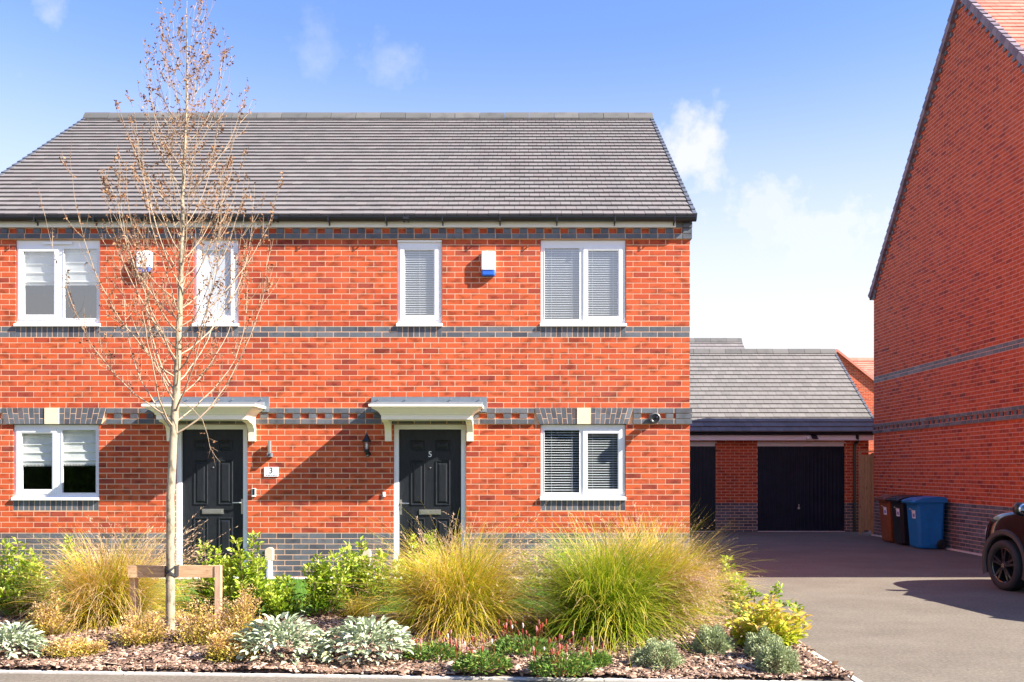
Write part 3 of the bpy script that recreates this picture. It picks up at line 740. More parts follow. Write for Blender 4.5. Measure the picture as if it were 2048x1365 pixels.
# ---- windows
def ring(mbx, x0, x1, z0, z1, wd, y0, y1, bev=.006):
    """rectangular frame ring, wd wide, from y0 (front) to y1"""
    mbx.box(x0, x1, y0, y1, z1-wd, z1); mbx.box(x0, x1, y0, y1, z0, z0+wd)
    mbx.box(x0, x0+wd, y0+.0004, y1, z0+wd, z1-wd); mbx.box(x1-wd, x1, y0+.0004, y1, z0+wd, z1-wd)
def window(key, fx, panes, sill=True, glass='glass', ztop=None):
    """panes: (x0,x1,y0,y1,opening sash?) in photo pixels of the glass"""
    h = HO[key]; yw = HW+.028; a, b_ = h[0]+.004, h[1]-.004; z0, z1 = h[2]+.004, h[3]-.004
    win = MB(); rects = [(PX(p[0], yw)-.011, PX(p[1], yw)+.011, PZ(p[3], yw)-.011, PZ(p[2], yw)+.011) for p in panes]
    U_ = sorted([a, b_]+[q for r_ in rects for q in r_[:2]]); Z_ = sorted([z0, z1]+[q for r_ in rects for q in r_[2:]])
    ins = lambda u, z: any(r_[0] < u < r_[1] and r_[2] < z < r_[3] for r_ in rects)
    for i in range(len(U_)-1):
        for j in range(len(Z_)-1):
            if U_[i+1]-U_[i] < 1e-6 or Z_[j+1]-Z_[j] < 1e-6 or ins((U_[i]+U_[i+1])/2, (Z_[j]+Z_[j+1])/2): continue
            for yy in (yw, yw+.07): win.quad((U_[i], yy, Z_[j]), (U_[i+1], yy, Z_[j]), (U_[i+1], yy, Z_[j+1]), (U_[i], yy, Z_[j+1]))
    for r_ in rects+[(a, b_, z0, z1)]:
        A4 = [(r_[0], r_[2]), (r_[1], r_[2]), (r_[1], r_[3]), (r_[0], r_[3])]
        for k in range(4):
            (u0, w0), (u1, w1) = A4[k], A4[(k+1) % 4]; win.quad((u0, yw, w0), (u1, yw, w1), (u1, yw+.07, w1), (u0, yw+.07, w0))
    wo_ = win.build('window', M['upvc'], house)
    if ztop:
        t_ = MB(); t_.box(a, b_, HW+.004, yw-.001, z1-.028, z1); t_.build('window_head', M['upvc'], wo_)
    for (x0, x1, y0, y1, op) in panes:
        X0, X1, Z0, Z1 = PX(x0, yw), PX(x1, yw), PZ(y1, yw), PZ(y0, yw)
        if op:
            s_ = MB(); ring(s_, X0-.062, X1+.062, Z0-.062, Z1+.062, .050, yw-.014, yw+.03); ring(s_, X0-.012, X1+.012, Z0-.012, Z1+.012, .012, yw-.010, yw+.02)
            s_.build('sash', M['upvc'], wo_)
        else:
            s_ = MB(); ring(s_, X0-.010, X1+.010, Z0-.010, Z1+.010, .010, yw-.006, yw+.02); s_.build('glazing_bead', M['upvc'], wo_)
        g_ = MB(); g_.quad((X0-.002, yw+.018, Z0-.002), (X1+.002, yw+.018, Z0-.002), (X1+.002, yw+.018, Z1+.002), (X0-.002, yw+.018, Z1+.002)); g_.build('pane', M['glassup' if glass == 'glass' and key in ('w2', 'w3', 'w4') else glass], wo_)
    if sill:
        s_ = MB(); sz = h[2]
        s_.hexa([(a-.012, HW-.035, sz-.002), (b_+.012, HW-.035, sz-.002), (b_+.012, yw+.01, sz-.002), (a-.012, yw+.01, sz-.002),
                 (a-.012, HW-.035, sz+.032), (b_+.012, HW-.035, sz+.032), (b_+.012, yw+.01, sz+.055), (a-.012, yw+.01, sz+.055)])
        s_.build('sill', M['sill'], wo_)
    return wo_
window('w2', None, [(1089.4, 1159, 497, 639, 0), (1176, 1236, 502, 633, 1)])
window('w3', None, [(809.5, 868, 501, 631, 1)], ztop=True)
w4 = window('w4', None, [(47, 108.4, 504, 630, 1), (127.5, 194, 498, 637, 0)])
window('w5', None, [(403, 461, 501, 632, 1)], glass='frost')
window('w1', None, [(1089, 1158.7, 861, 985.5, 0), (1175, 1235.6, 868, 978.5, 1)])
window('w6', None, [(43, 104.6, 867, 979, 1), (124, 192, 860.6, 986, 0)])
v_ = MB(); v_.box(PX(86, HW), PX(144, HW), HW+.001, HW+.0135, PZ(489, HW), PZ(484, HW)); v_.build('trickle_vent', M['upvc'], w4)
# venetian blinds (slats are parts)
def blind(px0, px1, y0, y1, label, n_, tilt, cords, group):
    Y = HW+.064; X0, X1 = PX(px0, Y)-.02, PX(px1, Y)+.02; Z0, Z1 = PZ(y1, Y)-.02, PZ(y0, Y)+.02
    root = thing('venetian_blind', label, 'blind', ((X0+X1)/2, Y, Z0), group)
    tmp = MB(); hw = (X1-X0)/2; c_, s_ = math.cos(tilt)*.0125, math.sin(tilt)*.0125
    pr = [(-c_, -s_), (0, .0022), (c_, s_)]
    for (a, b_), (c, e) in zip(pr[:-1], pr[1:]): tmp.quad((-hw, a, b_), (hw, a, b_), (hw, c, e), (-hw, c, e)); tmp.quad((-hw, a, b_-.0006), (-hw, c, e-.0006), (hw, c, e-.0006), (hw, a, b_-.0006))
    me = tmp.data('slat', M['slat'])
    for i in range(n_): put('slat', me, root, (0, 0, (Z1-Z0)*(i+.5)/n_))
    hb = MB(); hb.box(X0, X1, Y-.015, Y+.015, Z1-.005, Z1+.03); hb.build('head_rail', M['slat'], root)
    for cx_ in cords:
        t_ = MB(); X_ = PX(cx_, Y); t_.box(X_-.0015, X_+.0015, Y-.015, Y-.0135, Z0, Z1); t_.build('cord', M['slat'], root)
G1 = 'white venetian blinds behind the windows of number 5'
blind(1089, 1159, 497, 639, 'white venetian blind in the left pane of the upper right window', 32, .60, (1103, 1144), G1)
blind(1176, 1236, 502, 633, 'white venetian blind in the right sash of the upper right window', 30, .60, (1185, 1226), G1)
blind(809.5, 868, 501, 631, 'narrow white venetian blind in the small upper window above door 5', 30, .60, (840,), G1)
blind(1089, 1159, 861, 985, 'white venetian blind in the left pane of the ground floor window', 26, .38, (1103, 1144), G1)
blind(1175, 1236, 868, 978, 'white venetian blind in the right sash of the ground floor window', 24, .38, (1185, 1226), G1)
# roman blinds of number 3
def roman(px0, px1, y0, y1, label, lace=False):
    Y = HW+.100; X0, X1 = PX(px0, Y)-.03, PX(px1, Y)+.03; Z0, Z1 = PZ(y1, Y), PZ(y0, Y)+.03
    root = thing('roman_blind', label, 'blind', ((X0+X1)/2, Y, Z0), 'white fabric blinds behind the windows of number 3')
    b_ = MB(); n_ = 24; prevs = None
    for j in range(n_+1):
        z = Z0+(Z1-Z0)*j/n_; bulge = -.03*(1-j/n_)**2 - (.018 if j % 6 == 2 else 0)
        if prevs: b_.quad((X0, Y+prevs[1], prevs[0]), (X1, Y+prevs[1], prevs[0]), (X1, Y+bulge, z), (X0, Y+bulge, z))
        prevs = (z, bulge)
    b_.build('fabric', M['fabric'], root)
    if lace:
        l = MB(); k = 26; w_ = (X1-X0)/k
        for i in range(k):
            xa = X0+w_*i; l.poly([(xa, Y-.034, Z0), (xa+w_, Y-.034, Z0), (xa+w_*.7, Y-.034, Z0-.03), (xa+w_*.5, Y-.034, Z0-.042), (xa+w_*.3, Y-.034, Z0-.03)])
        l.build('lace_trim', M['fabric'], root)
roman(47, 108, 504, 572, 'white roman blind half drawn in the left sash of the upper left window')
roman(127, 196, 498, 572, 'white roman blind half drawn in the right pane of the upper left window')
roman(43, 105, 867, 928, 'white roman blind with lace edge in the left sash of the lower left window', True)
roman(124, 193, 861, 927, 'white roman blind with lace edge in the right pane of the lower left window', True)
roman(403, 461, 501, 632, 'white roman blind fully lowered behind the frosted upper window of number 3')

# ---- doors
def text_mesh(s_, size, m, name, parent, loc, rot=(R(90), 0, 0), ext=.002):
    cu = bpy.data.curves.new('t', 'FONT'); cu.body = s_; cu.size = size; cu.extrude = ext; cu.align_x = 'CENTER'; cu.align_y = 'CENTER'
    o = bpy.data.objects.new('t', cu); C.objects.link(o)
    dg = bpy.context.evaluated_depsgraph_get(); me = bpy.data.meshes.new_from_object(o.evaluated_get(dg))
    bpy.data.objects.remove(o); me.materials.clear(); me.materials.append(m)
    q = bpy.data.objects.new(name, me); C.objects.link(q); q.parent = parent
    q.location = Vector(loc)-world_loc(parent); q.rotation_euler = rot; return q
def panel(mbx, x0, x1, z0, z1, y):
    def R_(i, dy): return [(x0+i, y+dy, z0+i), (x1-i, y+dy, z0+i), (x1-i, y+dy, z1-i), (x0+i, y+dy, z1-i)]
    L_ = [R_(0, 0), R_(.008, -.011), (R_(.018, -.009)), R_(.026, .002), R_(.034, .002), R_(.058, -.010)]
    for a, b_ in zip(L_[:-1], L_[1:]):
        for k in range(4): mbx.quad(a[k], a[(k+1) % 4], b_[(k+1) % 4], b_[k])
    mbx.quad(*L_[-1])
def door(key, lx0, lx1, hinge_right, num):
    h = HO[key]; yd = HW+.075
    fr = MB(); a, b_, z1 = h[0]+.003, h[1]-.003, h[3]-.003
    fw = .066
    fr.box(a, b_, HW+.03, HW+.12, z1-fw, z1); fr.box(a, a+fw, HW+.0304, HW+.12, .07, z1-fw); fr.box(b_-fw, b_, HW+.0304, HW+.12, .07, z1-fw)
    fr.box(a, b_, HW-.01, HW+.12, .04, .07)
    X0, X1 = a+fw+.003, b_-fw-.003; Zt = z1-fw-.003; Zb = .085
    lf = MB(); pans = []
    W_ = X1-X0; sc = W_/125.6                     # metres per photo px across the leaf
    xs = [(X0+(22.5)*sc, X0+(52)*sc), (X0+(73)*sc, X0+(103)*sc)]
    zr_ = [(Zt-43.5*sc, Zt-21*sc), (Zt-154*sc, Zt-62.5*sc), (Zt-262*sc, Zt-180*sc)]
    # slab with holes filled by panels
    us_ = [X0, X1]+[q for p_ in xs for q in p_]; zs_ = [Zb, Zt]+[q for p_ in zr_ for q in p_]
    us_ = sorted(us_); zs_ = sorted(zs_)
    for i in range(len(us_)-1):
        for j in range(len(zs_)-1):
            um, zm = (us_[i]+us_[i+1])/2, (zs_[j]+zs_[j+1])/2
            if any(p_[0] < um < p_[1] for p_ in xs) and any(p_[0] < zm < p_[1] for p_ in zr_): continue
            lf.quad((us_[i], yd, zs_[j]), (us_[i+1], yd, zs_[j]), (us_[i+1], yd, zs_[j+1]), (us_[i], yd, zs_[j+1]))
    for p_ in xs:
        for q in zr_: panel(lf, p_[0], p_[1], q[0], q[1], yd)
    lf.box(X0, X1, yd+.012, yd+.05, Zb, Zt)
    dr = lf.build('door', M['door'], house)
    f_ = fr.build('door_frame', M['upvc'], dr)
    lb = MB(); xc = X0+62.5*sc; zl = Zt-167.5*sc
    lb.box(xc-22*sc, xc+22*sc, yd-.012, yd-.0005, zl-5.2*sc, zl+5.2*sc); lb.box(xc-18.5*sc, xc+18.5*sc, yd-.019, yd-.0125, zl-3.4*sc, zl+3.2*sc); lb.build('letterbox', M['steel'], dr)
    sp_ = MB(); sp_.lathe((xc+.5*sc, yd, Zt-(77.5)*sc), [(0, -.010), (.008, -.010), (.011, -.004), (.011, 0)], 14, 'Y'); sp_.build('spyhole', M['steel'], dr)
    hd = MB(); s_ = 1 if hinge_right else -1; xh = X0+3.2*sc if hinge_right else X1-3.2*sc; zh = Zt-156*sc
    hd.box(xh-.014, xh+.014, yd-.010, yd-.0005, zh-.115, zh+.095); hd.lathe((xh, yd, zh-.05), [(0, -.016), (.009, -.016), (.009, -.010)], 12, 'Y')
    hd.tube([(xh, yd-.008, zh+.045), (xh, yd-.045, zh+.045), (xh+s_*.02, yd-.055, zh+.045), (xh+s_*.12, yd-.05, zh+.043)], [.011, .011, .010, .008], 10); hd.build('handle', M['steel'], dr)
    if num: text_mesh(num, .115, M['alarm'], 'door_number', dr, (xc, yd-.004, Zt-50.5*sc), ext=.003)
    return dr
door('d5', 797, 923, True, '5'); door('d3', 362, 487, False, None)
# ---- canopies
def canopy(xc, label, side):
    root = thing('door_canopy', label, 'canopy', (xc, HW, 2.2), 'flat moulded canopies over the front doors')
    lv = [(2.235, .605, .44), (2.292, .605, .44), (2.300, .618, .455), (2.318, .622, .462), (2.345, .650, .492), (2.372, .700, .515), (2.378, .715, .530), (2.398, .722, .535), (2.402, .755, .56), (2.434, .757, .562)]
    c_ = MB()
    yb = HW-.03
    for (z0, a0, d0), (z1, a1, d1) in zip(lv[:-1], lv[1:]):
        p_ = [(xc-a0, HW, z0), (xc-a0, HW-d0, z0), (xc+a0, HW-d0, z0), (xc+a0, HW, z0)]; q = [(xc-a1, HW, z1), (xc-a1, HW-d1, z1), (xc+a1, HW-d1, z1), (xc+a1, HW, z1)]
        for k in range(3): c_.quad(p_[k], p_[k+1], q[k+1], q[k])
    z0, a0, d0 = lv[0]
    c_.quad((xc-a0, HW, z0), (xc+a0, HW, z0), (xc+a0, HW-d0, z0), (xc-a0, HW-d0, z0))
    z1, a1, d1 = lv[-1]; c_.quad((xc-a1, HW-d1, z1), (xc+a1, HW-d1, z1), (xc+a1, HW, z1), (xc-a1, HW, z1))
    c_.build('cornice', M['cream'], root)
    l = MB()
    l.hexa([(xc-.745, HW-.55, 2.435), (xc+.745, HW-.55, 2.435), (xc+.745, HW-.031, 2.435), (xc-.745, HW-.031, 2.435), (xc-.745, HW-.55, 2.446), (xc+.745, HW-.55, 2.446), (xc+.745, HW-.031, 2.500), (xc-.745, HW-.031, 2.500)])
    l.box(xc-.80, xc+.80, HW-.046, HW-.0315, 2.36, 2.567); l.box(xc-.80, xc+.80, HW-.032, HW-.001, 2.44, 2.567)
    l.build('lead_flashing', M['lead'], root)
    for bx_ in (-.70, -.32, .30, .70):
        b_ = MB(); b_.lathe((xc+bx_, HW-.046, 2.535), [(0, -.022), (.010, -.022), (.012, -.015), (.006, -.012), (.006, 0)], 12, 'Y'); b_.build('bolt', M['steel'], root)
    for s_ in (-1, 1):
        xa = xc+s_*.61-.045-(0 if s_ > 0 else -.0); xa = xc-.61 if s_ < 0 else xc+.61-.09
        prof = [(0, 1.955), (.055, 1.955), (.060, 2.02), (.068, 2.08), (.090, 2.13), (.130, 2.17), (.19, 2.195), (.26, 2.205), (.33, 2.212), (.34, 2.2345), (0, 2.2345)]
        b_ = MB(); b_.prism([(xa, HW-.001-d_, z_) for d_, z_ in prof], (.09, 0, 0)); bo = b_.build('bracket', M['cream'], root)
        b_ = MB(); b_.lathe((xa+.045, HW-.056, 1.985), [(0, -.003), (.006, -.003), (.006, 0)], 10, 'Y'); b_.build('screw_cap', M['stone'], bo)
canopy(-1.258, 'cream moulded canopy with grey lead top over the door numbered 5', 1)
canopy(-4.275, 'cream moulded canopy with grey lead top over the door of number 3, behind the tree', -1)
# ---- alarm boxes
def alarm(px, py0, py1, label):
    X_ = hx(px); z1, z0 = hz(py0), hz(py1); root = thing('alarm_box', label, 'alarm box', (X_, HW, z0), 'burglar alarm boxes under the eaves')
    def rr(w_, zt, zb, y, r_=.02):
        pts = []
        for (cx_, cz__, a0) in ((w_-r_, zt-r_, 0), (-w_+r_, zt-r_, 90), (-w_+r_, zb+r_, 180), (w_-r_, zb+r_, 270)):
            for k in range(5):
                a = R(a0+k*22.5); pts.append((X_+cx_+r_*math.cos(a), y, cz__+r_*math.sin(a)))
        return pts
    zm = z0+(z1-z0)*.235
    b_ = MB(); lay_ = [rr(.100, z1, zm, HW), rr(.100, z1, zm, HW-.07, .022), rr(.085, z1-.014, zm+.004, HW-.085, .022)]
    for a, c in zip(lay_[:-1], lay_[1:]):
        for k in range(len(a)): b_.quad(a[k], a[(k+1) % len(a)], c[(k+1) % len(a)], c[k])
    b_.poly(lay_[-1]); b_.build('housing', M['alarm'], root)
    b_ = MB(); lay_ = [rr(.092, zm+.01, z0, HW), rr(.092, zm-.001, z0, HW-.062, .018), rr(.075, zm-.001, z0+.016, HW-.076, .012)]
    for a, c in zip(lay_[:-1], lay_[1:]):
        for k in range(len(a)): b_.quad(a[k], a[(k+1) % len(a)], c[(k+1) % len(a)], c[k])
    b_.poly(lay_[-1]); b_.build('strobe_lens', M['alarmblue'], root)
alarm(977, 505.5, 554, 'white and blue alarm box on the bare brickwork left of the upper right window')
alarm(291, 504.5, 548, 'white and blue alarm box on the wall behind the tree branches')
# ---- camera on the wall
root = thing('security_camera', 'round dark security camera mounted on the string course at the right corner', 'camera', (hx(1307), HW, hz(837)))
b_ = MB(); c_ = (hx(1307), HW-.028, hz(838)); b_.lathe(c_, [(0, 0), (.058, 0), (.058, -.03), (.045, -.045), (.045, -.09), (.072, -.10), (.076, -.14), (.070, -.155), (.058, -.160)], 28, 'Y'); b_.build('housing', plain('camera_grey', (.11, .115, .12), .35), root, smooth=True)
b_ = MB(); b_.lathe(c_, [(.058, -.160), (.045, -.150), (0, -.150)], 28, 'Y'); b_.build('lens_face', M['black'], root)
b_ = MB(); b_.lathe((c_[0]+.01, c_[1]-.15, c_[2]+.005), [(0, -.012), (.016, -.010), (.022, -.002), (.030, 0)], 18, 'Y'); b_.build('lens', plain('lens', (.01, .01, .012), .05), root, smooth=True)
# ---- lantern
X_, Z_ = hx(736), hz(915); root = thing('wall_lantern', 'black coach lantern with glass sides on the wall left of door 5', 'lantern', (X_, HW, Z_-.1))
b_ = MB(); b_.lathe((X_+.004, HW, hz(908)), [(0, -.03), (.022, -.03), (.032, -.012), (.038, 0)], 18, 'Y')
yl = HW-.11
b_.tube([(X_+.004, HW-.02, hz(908)), (X_+.004, HW-.07, hz(911)), (X_, yl, hz(910)), (X_-.002, yl, hz(905))], .009, 8); b_.build('arm', M['black'], root)
b_ = MB(); b_.lathe((X_, yl, 0), [(0, hz(866)), (.006, hz(867)), (.008, hz(869)), (.018, hz(871)), (.030, hz(875)), (.052, hz(880)), (.064, hz(883)), (.060, hz(885)), (.0, hz(885))], 6, 'Z')
b_.lathe((X_, yl, 0), [(.034, hz(899)), (.040, hz(902)), (.028, hz(905)), (.012, hz(908)), (0, hz(909))], 6, 'Z')
for k in range(6):
    a = math.pi*k/3; b_.tube([(X_+.054*math.cos(a), yl+.054*math.sin(a), hz(884)), (X_+.036*math.cos(a), yl+.036*math.sin(a), hz(900))], .004, 5)
b_.build('cage', M['black'], root)
b_ = MB(); b_.lathe((X_, yl, 0), [(.050, hz(884)), (.033, hz(900))], 6, 'Z'); b_.build('glass_panel', M['glass'], root)
b_ = MB(); b_.lathe((X_, yl, 0), [(0, hz(887)), (.014, hz(889)), (.016, hz(893)), (.010, hz(899)), (0, hz(900))], 12, 'Z'); b_.build('bulb', M['alarm'], root, smooth=True)
b_ = MB(); b_.box(X_-.014, X_+.024, HW-.075, HW-.03, hz(914), hz(906)); b_.build('sensor', M['black'], root)
b_ = MB(); b_.box(X_-.004, X_+.012, HW-.079, HW-.075, hz(912.5), hz(909)); b_.build('sensor_eye', M['white'], root)
# ---- light at no.3
X_ = hx(541.5); root = thing('cylinder_light', 'slim steel cylinder wall light right of door 3', 'wall light', (X_, HW, hz(915)))
b_ = MB(); b_.lathe((X_, HW-.06, 0), [(0, hz(882.5)), (.027, hz(882.7)), (.027, hz(906)), (0, hz(906))], 18, 'Z'); b_.box(X_-.016, X_+.016, HW-.04, HW, hz(904), hz(888)); b_.build('tube', M['steel'], root, smooth=False)
b_ = MB(); b_.box(X_-.030, X_+.030, HW-.085, HW, hz(914.5), hz(906.5)); b_.build('sensor_base', M['lead'], root)
b_ = MB(); b_.lathe((X_, HW-.085, hz(910.5)), [(0, -.012), (.012, -.010), (.016, 0)], 12, 'Y'); b_.build('sensor_eye', M['black'], root)
root = thing('number_plaque', 'small pale plaque with the number 3 beside the door of number 3', 'plaque', (hx(543), HW, hz(945)))
b_ = MB(); b_.box(hx(529), hx(557), HW-.016, HW-.004, hz(953.5), hz(934.5)); pl = b_.build('plate', M['alarm'], root)
text_mesh('3', .115, M['ink'], 'numeral', root, (hx(543), HW-.018, hz(942)), ext=.001)
b_ = MB(); xx = hx(532)
for wd in (.03, .045, .02, .038, .022): b_.box(xx, xx+wd*.8, HW-.0175, HW-.0162, hz(951.4), hz(950)); xx += wd*.8+.008
b_.build('lettering', M['ink'], root)
root = thing('doorbell', 'black and silver video doorbell between door 3 and the plaque', 'doorbell', (hx(508), HW, hz(985)))
b_ = MB(); b_.box(hx(504.5), hx(512), HW-.022, HW, hz(993.5), hz(977)); b_.build('surround', M['alarm'], root)
b_ = MB(); b_.box(hx(506), hx(510.5), HW-.026, HW-.022, hz(990), hz(978)); b_.lathe((hx(508.3), HW-.026, hz(984)), [(0, -.002), (.006, -.002), (.006, 0)], 12, 'Y'); b_.build('face', M['black'], root)
b_ = MB(); b_.box(hx(766), hx(771), HW-.02, HW, hz(994), hz(984.5)); b_.box(hx(767.2), hx(769.8), HW-.024, HW-.02, hz(992), hz(989)); tag(b_.build('bell_push', M['alarm']), 'small white bell push on the brick beside door 5', 'doorbell')
# cable entry cover by no.3
def cable(px, label, yt=1095):
    X_ = hx(px); root = thing('cable_cover', label, 'cable cover', (X_, HW, .07), 'cable entry covers at the foot of the wall')
    b_ = MB(); zt, zb = hz(yt), hz(yt+25); w_ = .052
    pts = [(X_-w_, zb), (X_+w_, zb), (X_+w_, zt-.04), (X_+w_*.7, zt-.01), (X_+w_*.3, zt), (X_-w_*.3, zt), (X_-w_*.7, zt-.01), (X_-w_, zt-.04)]
    b_.prism([(a, HW-.09, z) for a, z in pts], (0, .09, 0)); b_.build('hood', plain('beige_plastic', (.60, .50, .36), .5, .04), root)
    b_ = MB(); b_.lathe((X_, HW-.055, 0), [(.040, zb), (.040, zb-.12), (.046, zb-.14), (.046, .05)], 16); b_.build('duct', M['alarm'], root, smooth=True)
cable(541, 'beige and white cable cover on the blue brick base right of door 3')
cable(735, 'beige cable cover on the blue brick base left of door 5, behind a shrub', 1098)

# ------------------------------------------------------------------ garage
GWY = 23.35; gs = F/GWY
gar = thing('garage_block', 'low brick double garage with navy doors and grey tiled roof beyond the drive', 'garage', (7, GWY, 0))
gx = lambda x: PX(x, GWY); gz = lambda y: PZ(y, GWY)
gzc = lambda n_: .729+.075*n_
gh = [(gx(1515), gx(1689), -.05, gz(885)), (gx(1256), gx(1431), -.05, gz(885))]
GL, GR = gx(1225), gx(1737.5)
wg = Wall((1, 0, 0), (0, -1, 0), -GWY)
lay(wg, GL, GR, -10, 24, gzc, gh, lambda n_: ('blue', 0) if n_ < 0 else ('red', 0))
wg.finish(gar, {'red': M['red'], 'blue': M['blue']}, {'red': 'brick', 'blue': 'blue_brick'}, vis=lambda c: c.x > gx(1385))
mbx = MB(); us = [GL+.004, GR-.004]; zs = [-.05, 2.55]
for h in gh: us += [h[0], h[1]]; zs += [h[3]]
backing(mbx, wg, us, zs, lambda u, z: any(h[0] < u < h[1] and z < h[3] for h in gh), .2)
mbx.build('wall', M['mortar'], gar)
mbx = MB(); mbx.box(GR-.2, GR-.0045, GWY+.21, GWY+6, -.05, 2.55); mbx.box(GL+.0045, GL+.2, GWY+.21, GWY+6, -.05, 2.55); mbx.prism([(GR-.0045, GWY+.02, 2.551), (GR-.0045, GWY+6, 2.551), (GR-.0045, GWY+3, 4.7)], (-.2, 0, 0)); mbx.build('flank_wall', M['bsideY'], gar)
mbx = MB(); mbx.box(GL, GR, GWY+5.8, GWY+6, -.05, 2.55); mbx.build('rear_wall', M['bsideX'], gar)
gYe, gZe = 22.47*1.0243, 1.56+.91*1.0243; gYr, gZr = 25.75*1.0243, 1.56+3.245*1.0243
gX1 = 8.75*1.0243; gX0 = GL-.1
mbx = MB(); mbx.prism([(gX0, gYe+.03, gZe-.004), (gX0, gYr, gZr-.02), (gX0, 2*gYr-gYe, gZe), (gX0, 2*gYr-gYe, gZe-.02), (gX0, gYr, gZr-.07), (gX0, gYe+.03, gZe-.03)], (gX1-gX0-.02, 0, 0))
gro = mbx.build('roof', M['under'], gar)
d2, nn2, g2 = tiled_slope(gro, gX0+.02, gX1-.04, gYe, gZe, gYr, gZr, 19, .205, M['gtile'], 'roof_tiling', vis=lambda c: c.x*F/c.y > 345)
tiled_slope(gro, gX0+.02, gX1-.04, 2*gYr-gYe, gZe, gYr, gZr, 8, .5, M['gtile'], 'rear_roof_tiling', limit=0)
ridge_run(gro, gX0, gX1, gYr, gZr+.05, M['ridge'], .45, .10)
mbx = MB()
for r_ in range(19):
    B = lambda x, s_, h_: Vector((x, gYe, gZe)) + d2*s_ + nn2*h_
    s0, s1 = r_*g2-.005, (r_+1)*g2+.02
    mbx.hexa([B(gX1-.05, s0, -.06), B(gX1+.005, s0, -.06), B(gX1+.005, s1, -.06), B(gX1-.05, s1, -.06), B(gX1-.05, s0, .05), B(gX1+.005, s0, .05), B(gX1+.005, s1, .03), B(gX1-.05, s1, .03)])
mbx.build('verge_trim', M['verge'], gro)
yf = gYe+.09
mbx = MB(); mbx.box(gX0, PX(1747, yf), yf, yf+.02, PZ(881, yf), PZ(867, yf)+.03); mbx.box(gX0, GR+.1, yf+.0201, GWY-.001, PZ(881, yf)+.005, PZ(881, yf)+.015); mbx.build('fascia', M['upvc'], gar)
mbx = MB(); cy2, cz2 = gYe+.03, PZ(866.5, gYe)
for i in range(8):
    a0, a1 = math.pi*(1+i/8), math.pi*(1+(i+1)/8)
    mbx.quad((gX0, cy2+.05*math.cos(a0), cz2+.05*math.sin(a0)), (gX1-.02, cy2+.05*math.cos(a0), cz2+.05*math.sin(a0)), (gX1-.02, cy2+.05*math.cos(a1), cz2+.05*math.sin(a1)), (gX0, cy2+.05*math.cos(a1), cz2+.05*math.sin(a1)))
mbx.build('gutter', M['black'], gar)
for (h, x0p, x1p, hp) in ((gh[0], 1515, 1689, 1599), (gh[1], 1256, 1431, None)):
    yd = GWY+.07; b_ = MB(); a, c = h[0]+.03, h[1]-.03; zt = gz(893); zb = .02
    n_ = 22; pw = (c-a)/n_
    for i in range(n_):
        u = a+pw*i; q = [(u, yd), (u+pw*.12, yd-.014), (u+pw*.42, yd-.014), (u+pw*.54, yd), (u+pw, yd)]
        for (p0, r0), (p1, r1_) in zip(q[:-1], q[1:]): b_.quad((p0, r0, zb), (p1, r1_, zb), (p1, r1_, zt), (p0, r0, zt))
    b_.box(a, c, yd+.002, yd+.02, zb, zt)
    go_ = b_.build('garage_door', M['gdoor'], gar)
    b_ = MB(); b_.box(h[0]+.002, h[0]+.03, yd-.03, yd+.03, 0, zt); b_.box(h[1]-.03, h[1]-.002, yd-.03, yd+.03, 0, zt); b_.build('door_frame', M['gdoor'], go_)
    b_ = MB(); b_.box(h[0]+.002, h[1]-.002, yd-.03, yd+.03, zt+.001, h[3]-.02); b_.box(h[0]+.002, h[1]+.03, GWY-.012, yd-.03, h[3]-.02, h[3]); b_.build('head_board', M['upvc'], go_)
    if hp:
        b_ = MB(); b_.lathe((gx(hp), yd-.014, gz(1017)), [(0, -.03), (.022, -.028), (.022, -.015), (.008, -.010), (.03, 0)], 12, 'Y'); b_.box(gx(hp)-.012, gx(hp)+.012, yd-.022, yd-.014, gz(1014), gz(1009)); b_.build('handle', M['steel'], go_)
    b_ = MB(); b_.box(h[0], h[1], GWY-.06, GWY+.10, -.01, .014); b_.build('threshold', M['kerb'], go_)
b_ = MB(); X_ = gx(1711)
b_.tube([(PX(1716, gYe), gYe+.03, PZ(869, gYe)), (PX(1716, gYe), gYe+.05, PZ(875, gYe)), (X_+.02, GWY-.12, gz(882)), (X_-.03, GWY-.06, gz(888)), (X_-.04, GWY-.055, gz(896)), (X_-.04, GWY-.055, .02)], .040, 12)
tag(b_.build('downpipe', M['black']), 'black downpipe running down the garage wall right of the wide garage door', 'downpipe')
# solar security light on garage fascia
root = thing('solar_light', 'small solar camera light fixed to the white garage fascia', 'security light', (PX(1622, yf), yf, PZ(876, yf)))
b_ = MB(); q0, q1 = PX(1621, yf), PX(1630, yf); zt, zb = PZ(867.5, yf), PZ(878.5, yf)
b_.hexa([(q0+.02, yf-.10, zb), (q1+.06, yf-.10, zb), (q1+.06, yf-.085, zb), (q0+.02, yf-.085, zb), (q0-.02, yf-.04, zt), (q1, yf-.04, zt), (q1, yf-.025, zt), (q0-.02, yf-.025, zt)]); b_.build('solar_panel', M['black'], root)
b_ = MB(); b_.lathe((PX(1614, yf), yf, PZ(876, yf)), [(0, -.12), (.035, -.11), (.04, -.03), (.02, 0)], 14, 'Y'); b_.build('lamp_head', M['alarm'], root)
b_ = MB(); b_.tube([(PX(1614, yf), yf-.01, PZ(876, yf)+.03), (PX(1622, yf), yf-.02, PZ(871, yf))], .01, 6); b_.build('arm', M['alarm'], root)

